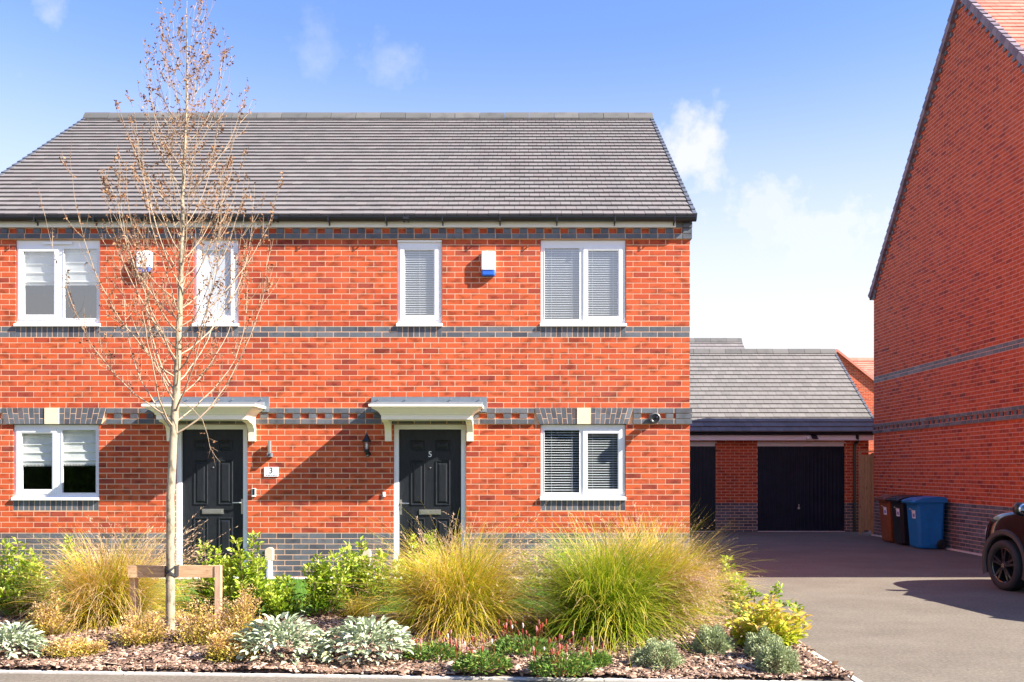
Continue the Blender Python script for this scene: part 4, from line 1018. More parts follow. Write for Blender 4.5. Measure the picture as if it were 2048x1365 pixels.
# ------------------------------------------------------------------ right house
RX = 8.43; RB, RF = 22.1, 12.95; AY, AZ = 17.72, 10.72
rh = thing('gable_house', 'tall red brick house seen from its shaded gable end at the right edge', 'house', (RX, 17.5, 0))
rzc = lambda n_: .92+.075*n_
wr = Wall((0, -1, 0), (-1, 0, 0), -RX)      # u = -Y
eb = (RB, 5.86); slope_b = (AZ-5.86)/(RB-AY); slope_f = 1.0
def clipr(z):
    yb, yf_ = RB, RF
    if z > 5.86: yb = AY+(AZ-.07-z)/slope_b
    if z > AZ-(AY-RF)/1.0: yf_ = AY-(AZ-.07-z)/slope_f
    return (-yb, -yf_)
def kr(n_):
    if n_ < 0: return ('blue', 0)
    if n_ in (20, 22): return ('blue', .028)
    if n_ == 21: return (None, 0)
    if n_ in (36, 37): return ('blue', 0)
    return ('red', 0)
lay(wr, -RB, -RF, -13, 132, rzc, [], kr, clip=clipr)
dentil(wr, -RB, -RF, 21, rzc, [])
wr.finish(rh, {'red': M['red'], 'blue': M['blue']}, {'red': 'brick', 'blue': 'blue_brick'}, vis=lambda c: 0 < (CX+F*c.x/c.y) < 2048 and (CY-F*(c.z-H)/c.y) > 0)
mbx = MB(); q_ = RX+.002; pts = [(q_, RF+.004, -.05), (q_, RB-.004, -.05), (q_, RB-.004, 5.84), (q_, AY, AZ-.06), (q_, RF+.004, AZ-.06-(AY-RF))]
mbx.prism(pts, (.25, 0, 0)); 
for na, nb in ((20, 21), (22, 23)): mbx.box(RX-.0262, RX+.0015, RF+.003, RB-.003, rzc(na)+.003, rzc(nb)-.001)
mbx.build('wall', M['mortar2'], rh)
mbx = MB(); mbx.box(RX+.26, RX+9, RF+.004, RF+.25, -.05, 5.9); mbx.box(RX+.26, RX+9, RB-.25, RB-.004, -.05, 5.9); mbx.build('front_wall', M['bsideX'], rh)
mbx = MB(); mbx.prism([(RX+9, RF+.26, -.05), (RX+9, RB-.26, -.05), (RX+9, RB-.26, 5.6), (RX+9, AY, AZ-.3), (RX+9, RF+.26, AZ-.06-(AY-RF)-.3)], (-.25, 0, 0)); mbx.build('flank_wall', M['bsideY'], rh)
mbx = MB(); eF = (11.5, 4.6+.02)
eF = (11.52, AZ-(AY-11.52)); eB = (RB+.14, AZ-slope_b*(RB+.14-AY))  # deep front overhang is added out of view to shape the driveway shadow
mbx.prism([(RX-.05, eF[0], eF[1]-.04), (RX-.05, AY, AZ-.05), (RX-.05, eB[0], eB[1]-.04), (RX-.05, eB[0], eB[1]-.08), (RX-.05, AY, AZ-.10), (RX-.05, eF[0], eF[1]-.08)], (9.2, 0, 0))
rro = mbx.build('roof', M['under'], rh)
tiled_slope(rro, RX-.03, RX+9.1, eF[0], eF[1]-.03, AY, AZ-.03, 52, .27, M['rtile'], 'roof_tiling', thick=.02, vis=lambda c: (CX+F*c.x/c.y) < 2060)
tiled_slope(rro, RX-.03, RX+9.1, eB[0], eB[1]-.03, AY, AZ-.03, 20, .6, M['rtile'], 'rear_roof_tiling', limit=0)
ridge_run(rro, RX-.05, RX+9.1, AY, AZ+.04, M['rtile'], .45, .11)
# verge caps (each one a tile-like cap), both slopes
capm = toned('verge_cap_mauve', [(0, (.17, .13, .16)), (1, (.26, .21, .24))], .6, .2, 9, .2, 80)
tmpc = {}
def cap_run(e, top, n_):
    v0 = Vector((0, e[0], e[1])); v1 = Vector((0, top[0], top[1])); L_ = (v1-v0).length; dd = (v1-v0)/L_; up = Vector((0, -dd.z, dd.y)) if dd.y > 0 else Vector((0, dd.z, -dd.y)); g3 = L_/n_
    cache = []
    for t_ in range(3):
        q = MB(); B = lambda x, s_, h_: Vector((x, 0, 0)) + dd*s_ + up*h_
        q.hexa([B(-.075, 0, -.10), B(.03, 0, -.10), B(.03, g3+.02, -.10), B(-.075, g3+.02, -.10), B(-.082, 0, .045), B(.03, 0, .045), B(.03, g3+.02, .022), B(-.075, g3+.02, .022)], t_/2)
        cache.append(q.data('verge_cap', capm))
    for i in range(n_): put('verge_cap', cache[i % 3], rro, v0+dd*(g3*i)+Vector((RX, 0, 0))-world_loc(rro))
cap_run((eF[0], eF[1]-.0), (AY, AZ-.0), 46); cap_run((eB[0], eB[1]), (AY, AZ), 36)
# dentil bricks under the verge
bm_ = MB(); bm_.box(-.028, .01, -.05, .05, -.07, 0, .4); dm = bm_.data('verge_brick', M['blue'])
for i in range(40):
    for (e, sg) in ((eB, 1), (eF, -1)):
        f_ = (i+.5)/40; yy = e[0]+(AY-e[0])*f_; zz = e[1]+(AZ-e[1])*f_-.20
        if not (RF+.1 < yy < RB-.1): continue
        put('verge_brick', dm, rh, Vector((RX, yy, zz))-world_loc(rh))
mbx = MB(); mbx.box(RX-.03, RX+.3, RB-.12, RB+.10, 5.62, 5.86, .3); mbx.build('corbel_block', M['blue'], rh)
mbx = MB(); mbx.box(RX-.10, RX+.3, 8, RB, -.04, .018); 
e = MB(); e.box(RX-.07, RX-.001, RF, RB, -.04, .020); tag(e.build('plinth_strip', M['kerb']), 'pale concrete strip along the foot of the shaded gable wall', 'edging')

# ------------------------------------------------------------------ far houses
def far_roof_house():
    Y = 36.0; r = thing('far_grey_roof_house', 'distant house of which only the grey tiled ridge shows above the garage roof', 'house', (5, Y, 0))
    X0, X1 = -3, PX(1483, Y); zr = PZ(683, Y)
    b_ = MB(); b_.box(X0+.2, X1-.2, Y-3.4, Y+3.4, -.02, zr-2.6); b_.build('wall', M['bsideX'], r)
    b_ = MB(); b_.prism([(X0, Y-3.8, zr-2.75), (X0, Y, zr-.03), (X0, Y+3.8, zr-2.75)], (X1-X0, 0, 0)); ro = b_.build('roof', M['under'], r)
    tiled_slope(ro, X0, X1, Y-3.8, zr-2.72, Y, zr, 20, .30, M['tile'], 'roof_tiling', limit=0)
    ridge_run(ro, X0, X1, Y, zr+.05, M['ridge'], .6, .12)
far_roof_house()
Y = 43.0; r = thing('far_orange_house', 'distant sunlit orange brick house with pink-red roof between garage and gable', 'house', (15, Y, 0))
ax_, az_ = PX(1673, Y), PZ(699, Y); k_ = .80; XW = 4.0; eavez = az_-k_*XW
wf = Wall((1, 0, 0), (0, -1, 0), -Y)
fzc = lambda n_: .075*n_
lay(wf, ax_-XW, ax_+XW, 0, int((az_-.1)/.075), fzc, [], lambda n_: ('red', 0), clip=lambda z: (ax_-XW if z < eavez else ax_-(az_-.08-z)/k_, ax_+XW if z < eavez else ax_+(az_-.08-z)/k_))
wf.finish(r, {'red': M['red']}, {'red': 'brick'}, vis=lambda c: 1672 < CX+F*c.x/c.y < 1746 and (CY-F*(c.z-H)/c.y) < 835)
b_ = MB(); b_.prism([(ax_-XW, Y+.0018, -.05), (ax_+XW, Y+.0018, -.05), (ax_+XW, Y+.0018, eavez), (ax_, Y+.0018, az_-.06), (ax_-XW, Y+.0018, eavez)], (0, 8, 0)); b_.box(ax_+XW+.002, ax_+11, Y+2.6, Y+8, -.05, eavez); b_.build('wall', M['mortar'], r)
b_ = MB()
for s_ in (-1, 1):
    b_.prism([(ax_, Y-.12, az_), (ax_+s_*(XW+.3), Y-.12, az_-k_*(XW+.3)), (ax_+s_*(XW+.3), Y-.12, az_-k_*(XW+.3)-.12), (ax_, Y-.12, az_-.12)], (0, 8, 0))
ro = b_.build('roof', M['rtile'], r)
tiled_slope(ro, ax_, ax_+11, Y-.12+.1, az_-k_*4.2, Y+4.1, az_-.02, 30, .30, M['rtile'], 'roof_tiling', limit=0)
ridge_run(ro, ax_-.1, ax_+11, Y+4.1, az_+.03, M['rtile'], .5, .12)

# ------------------------------------------------------------------ gate
root = thing('side_gate', 'narrow wooden boarded gate in the gap between garage and gable house', 'gate', (8.35, 22.45, 0))
gy = 22.45
for i in range(4):
    b_ = MB(); x0 = PX(1722.5, gy)+i*.078; b_.box(x0, x0+.072, gy-random.uniform(0, .004), gy+.02, .10 if i in (1, 2) else .06, PZ(911-i, gy)); b_.build('board', M['gatewood'], root)
b_ = MB(); b_.box(PX(1719, gy), PX(1722, gy), gy-.02, gy+.06, -.01, PZ(904, gy)); b_.build('post', M['gatewood'], root)
b_ = MB(); b_.box(PX(1719, gy), PX(1748, gy), gy-.025, gy+.05, PZ(904, gy), PZ(901.5, gy)); b_.build('head_rail', M['gatewood'], root)
b_ = MB(); b_.box(PX(1722, gy), PX(1746, gy), gy+.021, gy+.05, .30, .40); b_.box(PX(1722, gy), PX(1746, gy), gy+.021, gy+.05, 1.55, 1.65); b_.build('ledge', M['gatewood'], root)
b_ = MB(); b_.box(PX(1743.5, gy-.03), PX(1746.5, gy-.03), gy-.06, gy-.01, -.01, PZ(906, gy)); b_.build('jamb', M['gatewood'], root)

# ------------------------------------------------------------------ bins
def bin_(x0, x1, y0, y1, colr, label, lidc=None):
    root = thing('wheelie_bin', label, 'bin', ((x0+x1)/2, (y0+y1)/2, 0), 'wheelie bins against the gable wall')
    m_ = plain('bin_plastic', colr, .42, .12, 6, bumps=.15, bscale=80)
    b_ = MB(); tp = 1.0; i_ = .07
    rings = [(0.02, i_+.02, .02), (.06, i_, 0), (.84, .02, 0), (.845, .02, 0), (.93, .0, 0)]
    def rr(z, ins, c_):
        a, b2, c, e = x0+ins, x1-ins*.35, y0+ins*.6, y1-ins*.6; k = .05
        return [(a, c+k, z), (a+k, c, z), (b2-k, c, z), (b2, c+k, z), (b2, e-k, z), (b2-k, e, z), (a+k, e, z), (a, e-k, z)]
    rg = [rr(z, ins, c_) for z, ins, c_ in rings]
    for a, b2 in zip(rg[:-1], rg[1:]):
        for k in range(8): b_.quad(a[k], a[(k+1) % 8], b2[(k+1) % 8], b2[k])
    b_.poly(list(reversed(rg[0])))
    b_.box((x0+x1)/2-.02, x1-.10, y0+.016, y0+.05, .10, .55)     # moulded side recess step
    body = b_.build('body', m_, root)
    b_ = MB(); lz = .93
    pr = [(x0-.05, lz-.035), (x0-.06, lz), (x0-.02, lz+.03), (x0+.12, lz+.075), (x1-.15, lz+.105), (x1-.02, lz+.095), (x1+.01, lz+.05), (x1+.01, lz-.01), (x0-.03, lz-.01)]
    b_.prism([(a, y0-.02, z) for a, z in pr], (0, y1-y0+.04, 0))
    lid = b_.build('lid', m_ if lidc is None else plain('bin_lid', lidc, .4, .1, 6), root)
    b_ = MB(); b_.tube([(x0-.045, y0+.12, lz+.035), (x0-.075, y0+.2, lz+.03), (x0-.075, y1-.2, lz+.03), (x0-.045, y1-.12, lz+.035)], .012, 8); b_.build('lid_handle', m_, lid)
    b_ = MB(); b_.tube([(x1-.005, y0+.08, lz+.02), (x1+.03, y0+.1, lz+.05), (x1+.03, y1-.1, lz+.05), (x1-.005, y1-.08, lz+.02)], .014, 8); b_.build('handle', m_, root)
    for yy in (y0-.005, y1-.045):
        b_ = MB(); b_.lathe((x1-.085, yy, .10), [(0, 0), (.02, 0), (.085, .008), (.10, .012), (.10, .045), (.085, .05), (0, .05)], 22, 'Y'); b_.build('wheel', M['black'], root)
    # sticker and printed marks on the front (facing the drive)
    fx = lambda z: x0+.02+(.05)*(1-(z-.06)/.78)
    b_ = MB(); z = .60; b_.quad((fx(z)-.004, y1-.30, z), (fx(z)-.004, y1-.46, z), (fx(z+.16)-.004, y1-.46, z+.16), (fx(z+.16)-.004, y1-.30, z+.16)); b_.build('sticker', M['white'], root)
    b_ = MB(); z = .625; b_.quad((fx(z)-.0055, y1-.33, z), (fx(z)-.0055, y1-.43, z), (fx(z+.07)-.0055, y1-.43, z+.07), (fx(z+.07)-.0055, y1-.33, z+.07)); b_.build('sticker_print', plain('sticker_print_c', (.25, .2, .5), .6), root)
    b_ = MB()
    for (yo, zo, wd, ht) in ((.20, .77, .035, .025), (.25, .765, .08, .007), (.27, .735, .10, .011)):
        b_.quad((fx(zo)-.004, y1-yo, zo), (fx(zo)-.004, y1-yo-wd, zo), (fx(zo+ht)-.004, y1-yo-wd, zo+ht), (fx(zo+ht)-.004, y1-yo, zo+ht))
    b_.build('lettering', M['white'], root)
bin_(7.75, 8.33, 18.12, 18.70, (.008, .16, .42), 'blue wheelie bin standing nearest in the row against the gable wall')
bin_(7.78, 8.33, 18.98, 19.54, (.010, .012, .016), 'black wheelie bin between the brown and blue bins')
bin_(7.80, 8.33, 19.72, 20.26, (.20, .062, .022), 'brown wheelie bin at the far end of the row by the gate')

# ------------------------------------------------------------------ car
def build_car():
    root = thing('parked_car', 'dark brown crossover car with black wheels parked at the right edge of the drive', 'car', (0, 0, 0))
    paint, t, b = newmat('car_paint'); t.links.new(ramp(t, noise(t, 900, 2, .6, obj=True), [(.4, (.004, .003, .0035)), (.65, (.007, .005, .006))]), b.inputs['Base Color'])
    b.inputs['Roughness'].default_value = .16; b.inputs['Metallic'].default_value = 0; b.inputs['Coat Weight'].default_value = 1; b.inputs['Coat Roughness'].default_value = .03
    clad = plain('cladding', (.045, .04, .042), .55, .08, 20, obj=True)
    rub = plain('tyre_rubber', (.018, .018, .02), .75, .15, 20, bumps=.3, bscale=120, obj=True)
    rimm = plain('rim_black', (.018, .018, .02), .22, .1, 20, coat=.6, obj=True)
    dark = plain('arch_liner', (.006, .006, .007), .9, .1, 20, obj=True)
    cg = glassmat('car_glass', .12, (.10, .12, .12))
    # body loft; local: nose +Y, left side -X
    st = [  # y, zbot, half width low/mid/shoulder, z mid, z shoulder, z top(center), z topedge
     (2.06, .34, .42, .46, .40, .52, .70, .74, .73), (2.00, .26, .60, .66, .56, .54, .78, .82, .80), (1.86, .22, .74, .79, .68, .56, .88, .91, .88),
     (1.62, .20, .82, .855, .76, .58, .98, 1.02, .99), (1.28, .20, .85, .875, .80, .60, 1.03, 1.07, 1.03), (.95, .20, .85, .880, .815, .62, 1.05, 1.10, 1.06),
     (.70, .20, .85, .880, .82, .62, 1.06, 1.09, 1.06), (.1, .20, .85, .875, .82, .62, 1.06, 1.07, 1.06), (-.8, .20, .85, .875, .82, .62, 1.07, 1.08, 1.07),
     (-1.3, .20, .85, .88, .82, .64, 1.09, 1.10, 1.08), (-1.75, .24, .80, .86, .78, .66, 1.08, 1.10, 1.08), (-2.0, .32, .68, .78, .70, .66, 1.04, 1.06, 1.04), (-2.08, .42, .5, .62, .58, .68, .96, .98, .97)]
    sec = []
    for y, zb, wl_, wm, ws, zm, zs_, zt, zte in st:
        half = [(0, zb), (wl_*.8, zb), (wl_, zb+.06), (wm-.01, (zb+zm)/2+.02), (wm, zm), (wm-.012, (zm+zs_)/2), ((wm+ws)/2+.01, zs_-.035), (ws, zte), (ws*.55, (zt+zte)/2+.008), (0, zt)]
        sec.append([(-x_, y, z) for x_, z in half] + [(x_, y, z) for x_, z in reversed(half[1:-1])])
    bm = bmesh.new(); rows = [[bm.verts.new(p) for p in s_] for s_ in sec]; n_ = len(rows[0])
    for a, c in zip(rows[:-1], rows[1:]):
        for k in range(n_): bm.faces.new((a[k], a[(k+1) % n_], c[(k+1) % n_], c[k]))
    bm.faces.new(rows[0][::-1]); bm.faces.new(rows[-1]); bmesh.ops.recalc_face_normals(bm, faces=bm.faces)
    me = bpy.data.meshes.new('body'); bm.to_mesh(me); bm.free(); me.materials.append(paint)
    body = bpy.data.objects.new('body', me); C.objects.link(body)
    sd = body.modifiers.new('s', 'SUBSURF'); sd.levels = 2; sd.render_levels = 2
    cut = []
    for wy in (1.30, -1.28):
        for s_ in (-1, 1):
            cm = MB(); cm.lathe((s_*.98, wy, .335), [(0, -.42), (.385, -.42), (.385, .42), (0, .42)], 40, 'X')
            bmx = bmesh.new(); tm = cm.data('c', dark); bmx.from_mesh(tm); bmesh.ops.remove_doubles(bmx, verts=bmx.verts, dist=1e-5); bmesh.ops.recalc_face_normals(bmx, faces=bmx.faces); bmx.to_mesh(tm); bmx.free()
            co_ = bpy.data.objects.new('c', tm); C.objects.link(co_); bo = body.modifiers.new('b', 'BOOLEAN'); bo.object = co_; bo.operation = 'DIFFERENCE'; bo.solver = 'EXACT'; cut.append(co_)
    dg = bpy.context.evaluated_depsgraph_get(); dg.update(); nm = bpy.data.meshes.new_from_object(body.evaluated_get(dg))
    body.modifiers.clear(); body.data = nm
    for c_ in cut: bpy.data.objects.remove(c_)
    if len(nm.materials) < 1: nm.materials.append(paint)
    nm.polygons.foreach_set('use_smooth', [True]*len(nm.polygons))
    body.name = 'body'; body.parent = root
    # arch cladding
    for wy in (1.30, -1.28):
        for s_ in (-1, 1):
            b_ = MB(); seq = []
            for k in range(25):
                a = R(-22)+R(224)*k/24; seq.append((math.cos(a), math.sin(a)))
            for (c0, s0), (c1, s1) in zip(seq[:-1], seq[1:]):
                def Q(c_, n2, r_, w_): return (s_*w_, wy+c_*r_, .335+n2*r_)
                prof = [(.455, .862), (.445, .893), (.395, .893), (.378, .875), (.378, .70)]
                for (r0, w0), (r1, w1) in zip(prof[:-1], prof[1:]): b_.quad(Q(c0, s0, r0, w0), Q(c1, s1, r0, w0), Q(c1, s1, r1, w1), Q(c0, s0, r1, w1))
            b_.build('wheel_arch', clad, root, local=True)
    b_ = MB()
    for s_ in (-1, 1): b_.box(min(s_*.84, s_*.893), max(s_*.84, s_*.893), -.86, .88, .20, .33)
    b_.build('side_skirt', clad, root, local=True)
    # greenhouse
    gh_ = [(.78, .70, 1.07), (.18, .60, 1.46), (-.9, .60, 1.50), (-1.55, .58, 1.44), (-1.93, .66, 1.08)]
    b_ = MB(); lowp = [(-.78, .78), (.78, .78), (.80, -1.93), (-.80, -1.93)]
    topf = [(-.57, .12, 1.50), (.57, .12, 1.50), (.56, -1.60, 1.50), (-.56, -1.60, 1.50)]
    lo_ = [(-.76, .86, 1.03), (.76, .86, 1.03), (.76, -1.96, 1.04), (-.76, -1.96, 1.04)]
    for k in range(4): b_.quad(lo_[k], lo_[(k+1) % 4], topf[(k+1) % 4], topf[k])
    b_.build('window', cg, root, local=True)
    b_ = MB(); b_.hexa([(-.585, .14, 1.485), (.585, .14, 1.485), (.57, -1.62, 1.485), (-.57, -1.62, 1.485), (-.50, .05, 1.545), (.50, .05, 1.545), (.50, -1.50, 1.55), (-.50, -1.50, 1.55)])
    for s_ in (-1, 1):
        b_.tube([(s_*.765, .87, 1.03), (s_*.575, .12, 1.50)], .035, 6); b_.tube([(s_*.775, -.35, 1.04), (s_*.575, -.35, 1.50)], .04, 6); b_.tube([(s_*.77, -1.95, 1.04), (s_*.57, -1.6, 1.50)], .06, 6)
    b_.build('roof', paint, root, local=True, smooth=False)
    # wheels
    for wy in (1.30, -1.28):
        for s_ in (-1, 1):
            b_ = MB(); cx_ = s_*.80
            b_.lathe((cx_, wy, .325), [(.225, -.09), (.235, -.105), (.29, -.112), (.315, -.095), (.325, -.07), (.325, .07), (.315, .095), (.29, .112), (.235, .105), (.225, .09)], 48, 'X'); ty = b_.build('wheel', rub, root, smooth=True, local=True)
            b_ = MB(); b_.lathe((cx_, wy, .325), [(.225, s_*.10), (.232, s_*.095), (.215, s_*.085), (.205, s_*.03), (.20, -s_*.08)], 48, 'X')
            xo = cx_+s_*.078
            for k in range(5):
                for da in (-.17, .17):
                    a = 2*math.pi*k/5+.35; a2 = a+da
                    p0 = (wy+.05*math.cos(a+da*.7), .325+.05*math.sin(a+da*.7)); p1 = (wy+.218*math.cos(a2), .325+.218*math.sin(a2)); pe = (-(p1[1]-p0[1]), p1[0]-p0[0]); L_ = math.hypot(*pe); pe = (pe[0]/L_, pe[1]/L_)
                    w0, w1 = .020, .014
                    q = [(p0[0]-pe[0]*w0, p0[1]-pe[1]*w0), (p0[0]+pe[0]*w0, p0[1]+pe[1]*w0), (p1[0]+pe[0]*w1, p1[1]+pe[1]*w1), (p1[0]-pe[0]*w1, p1[1]-pe[1]*w1)]
                    b_.prism([(xo-s_*.035, a_, z_) for a_, z_ in q], (s_*.045, 0, 0))
            b_.lathe((xo, wy, .325), [(0, s_*.016), (.045, s_*.014), (.056, s_*.004), (.060, -s_*.03)], 24, 'X')
            rm = b_.build('rim', rimm, ty, local=True)
            b_ = MB(); b_.lathe((cx_-s_*.02, wy, .325), [(0, 0), (.20, 0), (.20, -s_*.04)], 24, 'X'); b_.build('brake', dark, ty, local=True)
            b_ = MB()
            for dz in (-.012, .012):
                b_.prism([(xo+s_*.0165, wy+yy, .325+dz+zz) for yy, zz in ((-.024, -.016), (0, .002), (.024, -.016), (.024, -.006), (0, .014), (-.024, -.006))], (s_*.002, 0, 0))
            b_.build('emblem', plain('emblem_gold', (.65, .45, .30), .3, .05, 5, metal=.6), ty, local=True)
    # mirrors, lamps, handles
    for s_ in (-1, 1):
        b_ = MB()
        b_.lathe((s_*.965, .84, 1.07), [(0, -.07), (.06, -.062), (.085, -.03), (.09, .01), (.082, .05), (0, .052)], 16, 'Y')
        mo = b_.build('mirror', M['black'], root, smooth=True, local=True)
        b_ = MB(); b_.tube([(s_*.79, .86, 1.05), (s_*.92, .85, 1.06)], .03, 8); b_.build('mirror_arm', M['black'], mo, local=True)
        b_ = MB(); b_.lathe((s_*.965, .84, 1.07), [(0, -.072), (.055, -.066), (.07, -.055)], 16, 'Y'); b_.build('mirror_glass', plain('mirror_silver', (.7, .75, .75), .04, .02, 3, metal=1), mo, local=True)
        b_ = MB(); b_.lathe((s_*.62, 1.97, .70), [(0, .03), (.07, .02), (.10, -.03), (.11, -.14)], 18, 'Y'); b_.build('headlight', plain('headlight_glass', (.35, .37, .4), .08, .05, 8, coat=1), root, smooth=True, local=True)
        b_ = MB(); b_.box(min(s_*.868, s_*.90), max(s_*.868, s_*.90), -.20, -.02, .90, .93); b_.build('door_handle', paint, root, local=True)
        b_ = MB(); b_.box(min(s_*.66, s_*.74), max(s_*.66, s_*.74), -2.06, -1.98, .82, 1.0); b_.build('tail_light', plain('lamp_red', (.35, .01, .01), .2), root, local=True)
    ang = R(7); root.rotation_euler = (0, 0, ang)
    # front left wheel outer face at (6.25, 12.0)
    lx, ly = -.90, 1.30
    root.location = (6.24-(lx*math.cos(ang)-ly*math.sin(ang)), 12.0-(lx*math.sin(ang)+ly*math.cos(ang)), 0)
    return root
build_car()

# ------------------------------------------------------------------ plants
def leaf_mesh(P0, D, Nn, L, W, fold=.25):
    """diamond leaves folded on the midrib. P0 base, D direction, Nn normal"""
    D = D/np.linalg.norm(D, axis=1, keepdims=True); Sd = np.cross(D, Nn); Sd /= (np.linalg.norm(Sd, axis=1, keepdims=True)+1e-9); Nu = np.cross(Sd, D)
    L = L[:, None]; W = W[:, None]
    mid = P0+D*L*.45
    a = mid+Sd*W*.5+Nu*W*fold; b_ = mid-Sd*W*.5+Nu*W*fold; tip = P0+D*L-Nu*L*.06
    v = np.stack([P0, a, tip, b_], 1).reshape(-1, 3); n_ = len(P0)
    i = np.arange(n_)*4
    f = np.concatenate([np.stack([i, i+1, i+2], 1), np.stack([i, i+2, i+3], 1)])
    return v, f
def rnd(n_): 
    q = rng.normal(0, 1, (n_, 3)); return q/np.linalg.norm(q, axis=1, keepdims=True)
def stems_to_mb(mbx, a, b_, r0, r1, n_=4, bend=.03):
    a, b_ = Vector(a), Vector(b_); m_ = (a+b_)/2+Vector((random.uniform(-bend, bend), random.uniform(-bend, bend), 0)); mbx.tube([a, m_, b_], [r0, (r0+r1)/2, r1], n_)
def shrub(name, label, cx_, cy_, w_, h_, nst, mat, leafL=.066, dens=68, group=None, z0=.07, tone_b=(0, 1), spiky=.6, depth=None):
    root = thing(name, label, 'shrub', (cx_, cy_, z0), group)
    st = MB(); P0 = []; D0 = []; T0 = []; dp = depth or w_*.8
    for i in range(nst):
        a = random.uniform(0, 2*math.pi); r_ = math.sqrt(random.random()); top = random.uniform(.35, 1)
        bx0, by0 = cx_+r_*.25*w_/2*math.cos(a), cy_+r_*.25*dp/2*math.sin(a)
        hh = h_*(1-.5*r_**2.2)*random.uniform(.5, 1.12)
        tx, ty = cx_+r_*w_/2*math.cos(a), cy_+r_*dp/2*math.sin(a)
        stems_to_mb(st, (bx0, by0, z0-.02), (tx, ty, z0+hh), .006, .0025)
        nl = int(dens*1.9*hh/h_)
        for k in range(nl):
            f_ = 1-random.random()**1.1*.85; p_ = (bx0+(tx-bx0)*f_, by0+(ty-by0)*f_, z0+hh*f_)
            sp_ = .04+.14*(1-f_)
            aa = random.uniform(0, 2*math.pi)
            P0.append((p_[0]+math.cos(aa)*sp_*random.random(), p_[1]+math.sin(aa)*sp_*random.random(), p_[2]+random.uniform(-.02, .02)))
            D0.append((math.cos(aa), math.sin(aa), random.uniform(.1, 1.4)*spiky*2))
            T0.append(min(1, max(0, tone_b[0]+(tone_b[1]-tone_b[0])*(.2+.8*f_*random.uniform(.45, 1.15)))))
    P0 = np.array(P0); D0 = np.array(D0)+rng.normal(0, .25, (len(P0), 3)); n_ = len(P0)
    L_ = rng.uniform(.6, 1.15, n_)*leafL; Nn = np.array([0, 0, 1.0])+rng.normal(0, .5, (n_, 3))
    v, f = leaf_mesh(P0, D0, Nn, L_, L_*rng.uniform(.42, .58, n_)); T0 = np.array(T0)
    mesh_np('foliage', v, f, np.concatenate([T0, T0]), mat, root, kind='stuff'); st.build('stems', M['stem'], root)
    return root
def blades(cx_, cy_, z0, n_, Lr, spread, droop, wid, r0, tone_mu, tone_sd, az=None, segs=6, lean=None, up=1.0):
    a = rng.uniform(0, 2*np.pi, n_) if az is None else rng.normal(az[0], az[1], n_)
    rad = np.sqrt(rng.uniform(0, 1, n_))*r0; pb = rng.uniform(0, 2*np.pi, n_)
    base = np.stack([cx_+rad*np.cos(pb), cy_+rad*np.sin(pb), np.full(n_, z0)], 1)
    L_ = rng.uniform(*Lr, n_); ph_ = rng.uniform(0, 6.28, 3); L_ = L_*(1+.14*np.sin(3*a+ph_[0])+.10*np.sin(8*a+ph_[1])); th0 = np.abs(rng.normal(0, spread*1.25, n_)) + rad/r0*.22; dr = rng.uniform(*droop, n_)
    out = np.stack([np.cos(a), np.sin(a), np.zeros(n_)], 1)
    if lean is not None: out = out+np.array([lean[0], lean[1], 0]); out /= (np.linalg.norm(out, axis=1, keepdims=True)+1e-6)
    side = np.stack([-out[:, 1], out[:, 0], np.zeros(n_)], 1)
    side = side*np.cos(rng.uniform(-1, 1, n_))[:, None]+np.array([0, 0, .3])*rng.normal(0, .6, n_)[:, None]
    side /= np.linalg.norm(side, axis=1, keepdims=True)
    wob = rng.normal(0, .12, (n_, 2))
    p = base.copy(); rows = []; wd = rng.uniform(*wid, n_)
    for k in range(segs+1):
        f_ = k/segs; th = th0+dr*f_**1.5; th = np.minimum(th, 2.8)
        rows.append((p.copy(), wd*(1-.85*f_**2)))
        step = (L_/segs)[:, None]
        dxy = out*np.sin(th)[:, None]; dirn = dxy+np.array([0, 0, 1.0])*np.cos(th)[:, None]*up
        dirn[:, :2] += wob*f_
        p = p+dirn*step; p[:, 2] = np.maximum(p[:, 2], z0+.015*rng.uniform(0, 1, n_))
    V = []
    for q, w2 in rows: V += [q-side*w2[:, None]/2, q+side*w2[:, None]/2]
    V = np.stack(V, 1).reshape(-1, 3); m_ = 2*(segs+1); base_i = np.arange(n_)*m_
    F_ = []
    for k in range(segs): F_.append(np.stack([base_i+2*k, base_i+2*k+1, base_i+2*k+3, base_i+2*k+2], 1))
    F_ = np.stack(F_, 1).reshape(-1, 4)
    tn = np.clip(rng.normal(tone_mu, tone_sd, n_)+.10*np.sin(5*a+ph_[2])+.08*np.sin(13*a), 0, 1)
    T_ = (tn[:, None]+np.linspace(-.12, .25, segs)[None]).clip(0, 1).reshape(-1)
    return V, F_, T_
def join(parts):
    V, F_, T_, o_ = [], [], [], 0
    for v, f, t_ in parts: V.append(v); F_.append(f+o_); T_.append(t_); o_ += len(v)
    return np.concatenate(V), np.concatenate(F_), np.concatenate(T_)
def grass(label, cx_, cy_, sets, mat, z0=.06, group='ornamental grasses in the planting bed'):
    root = thing('ornamental_grass', label, 'grass clump', (cx_, cy_, z0), group)
    v, f, t_ = join([blades(cx_+s_.pop('dx', 0), cy_+s_.pop('dy', 0), z0, **s_) for s_ in sets])
    mesh_np('blades', v, f, t_, mat, root, kind='stuff'); return root
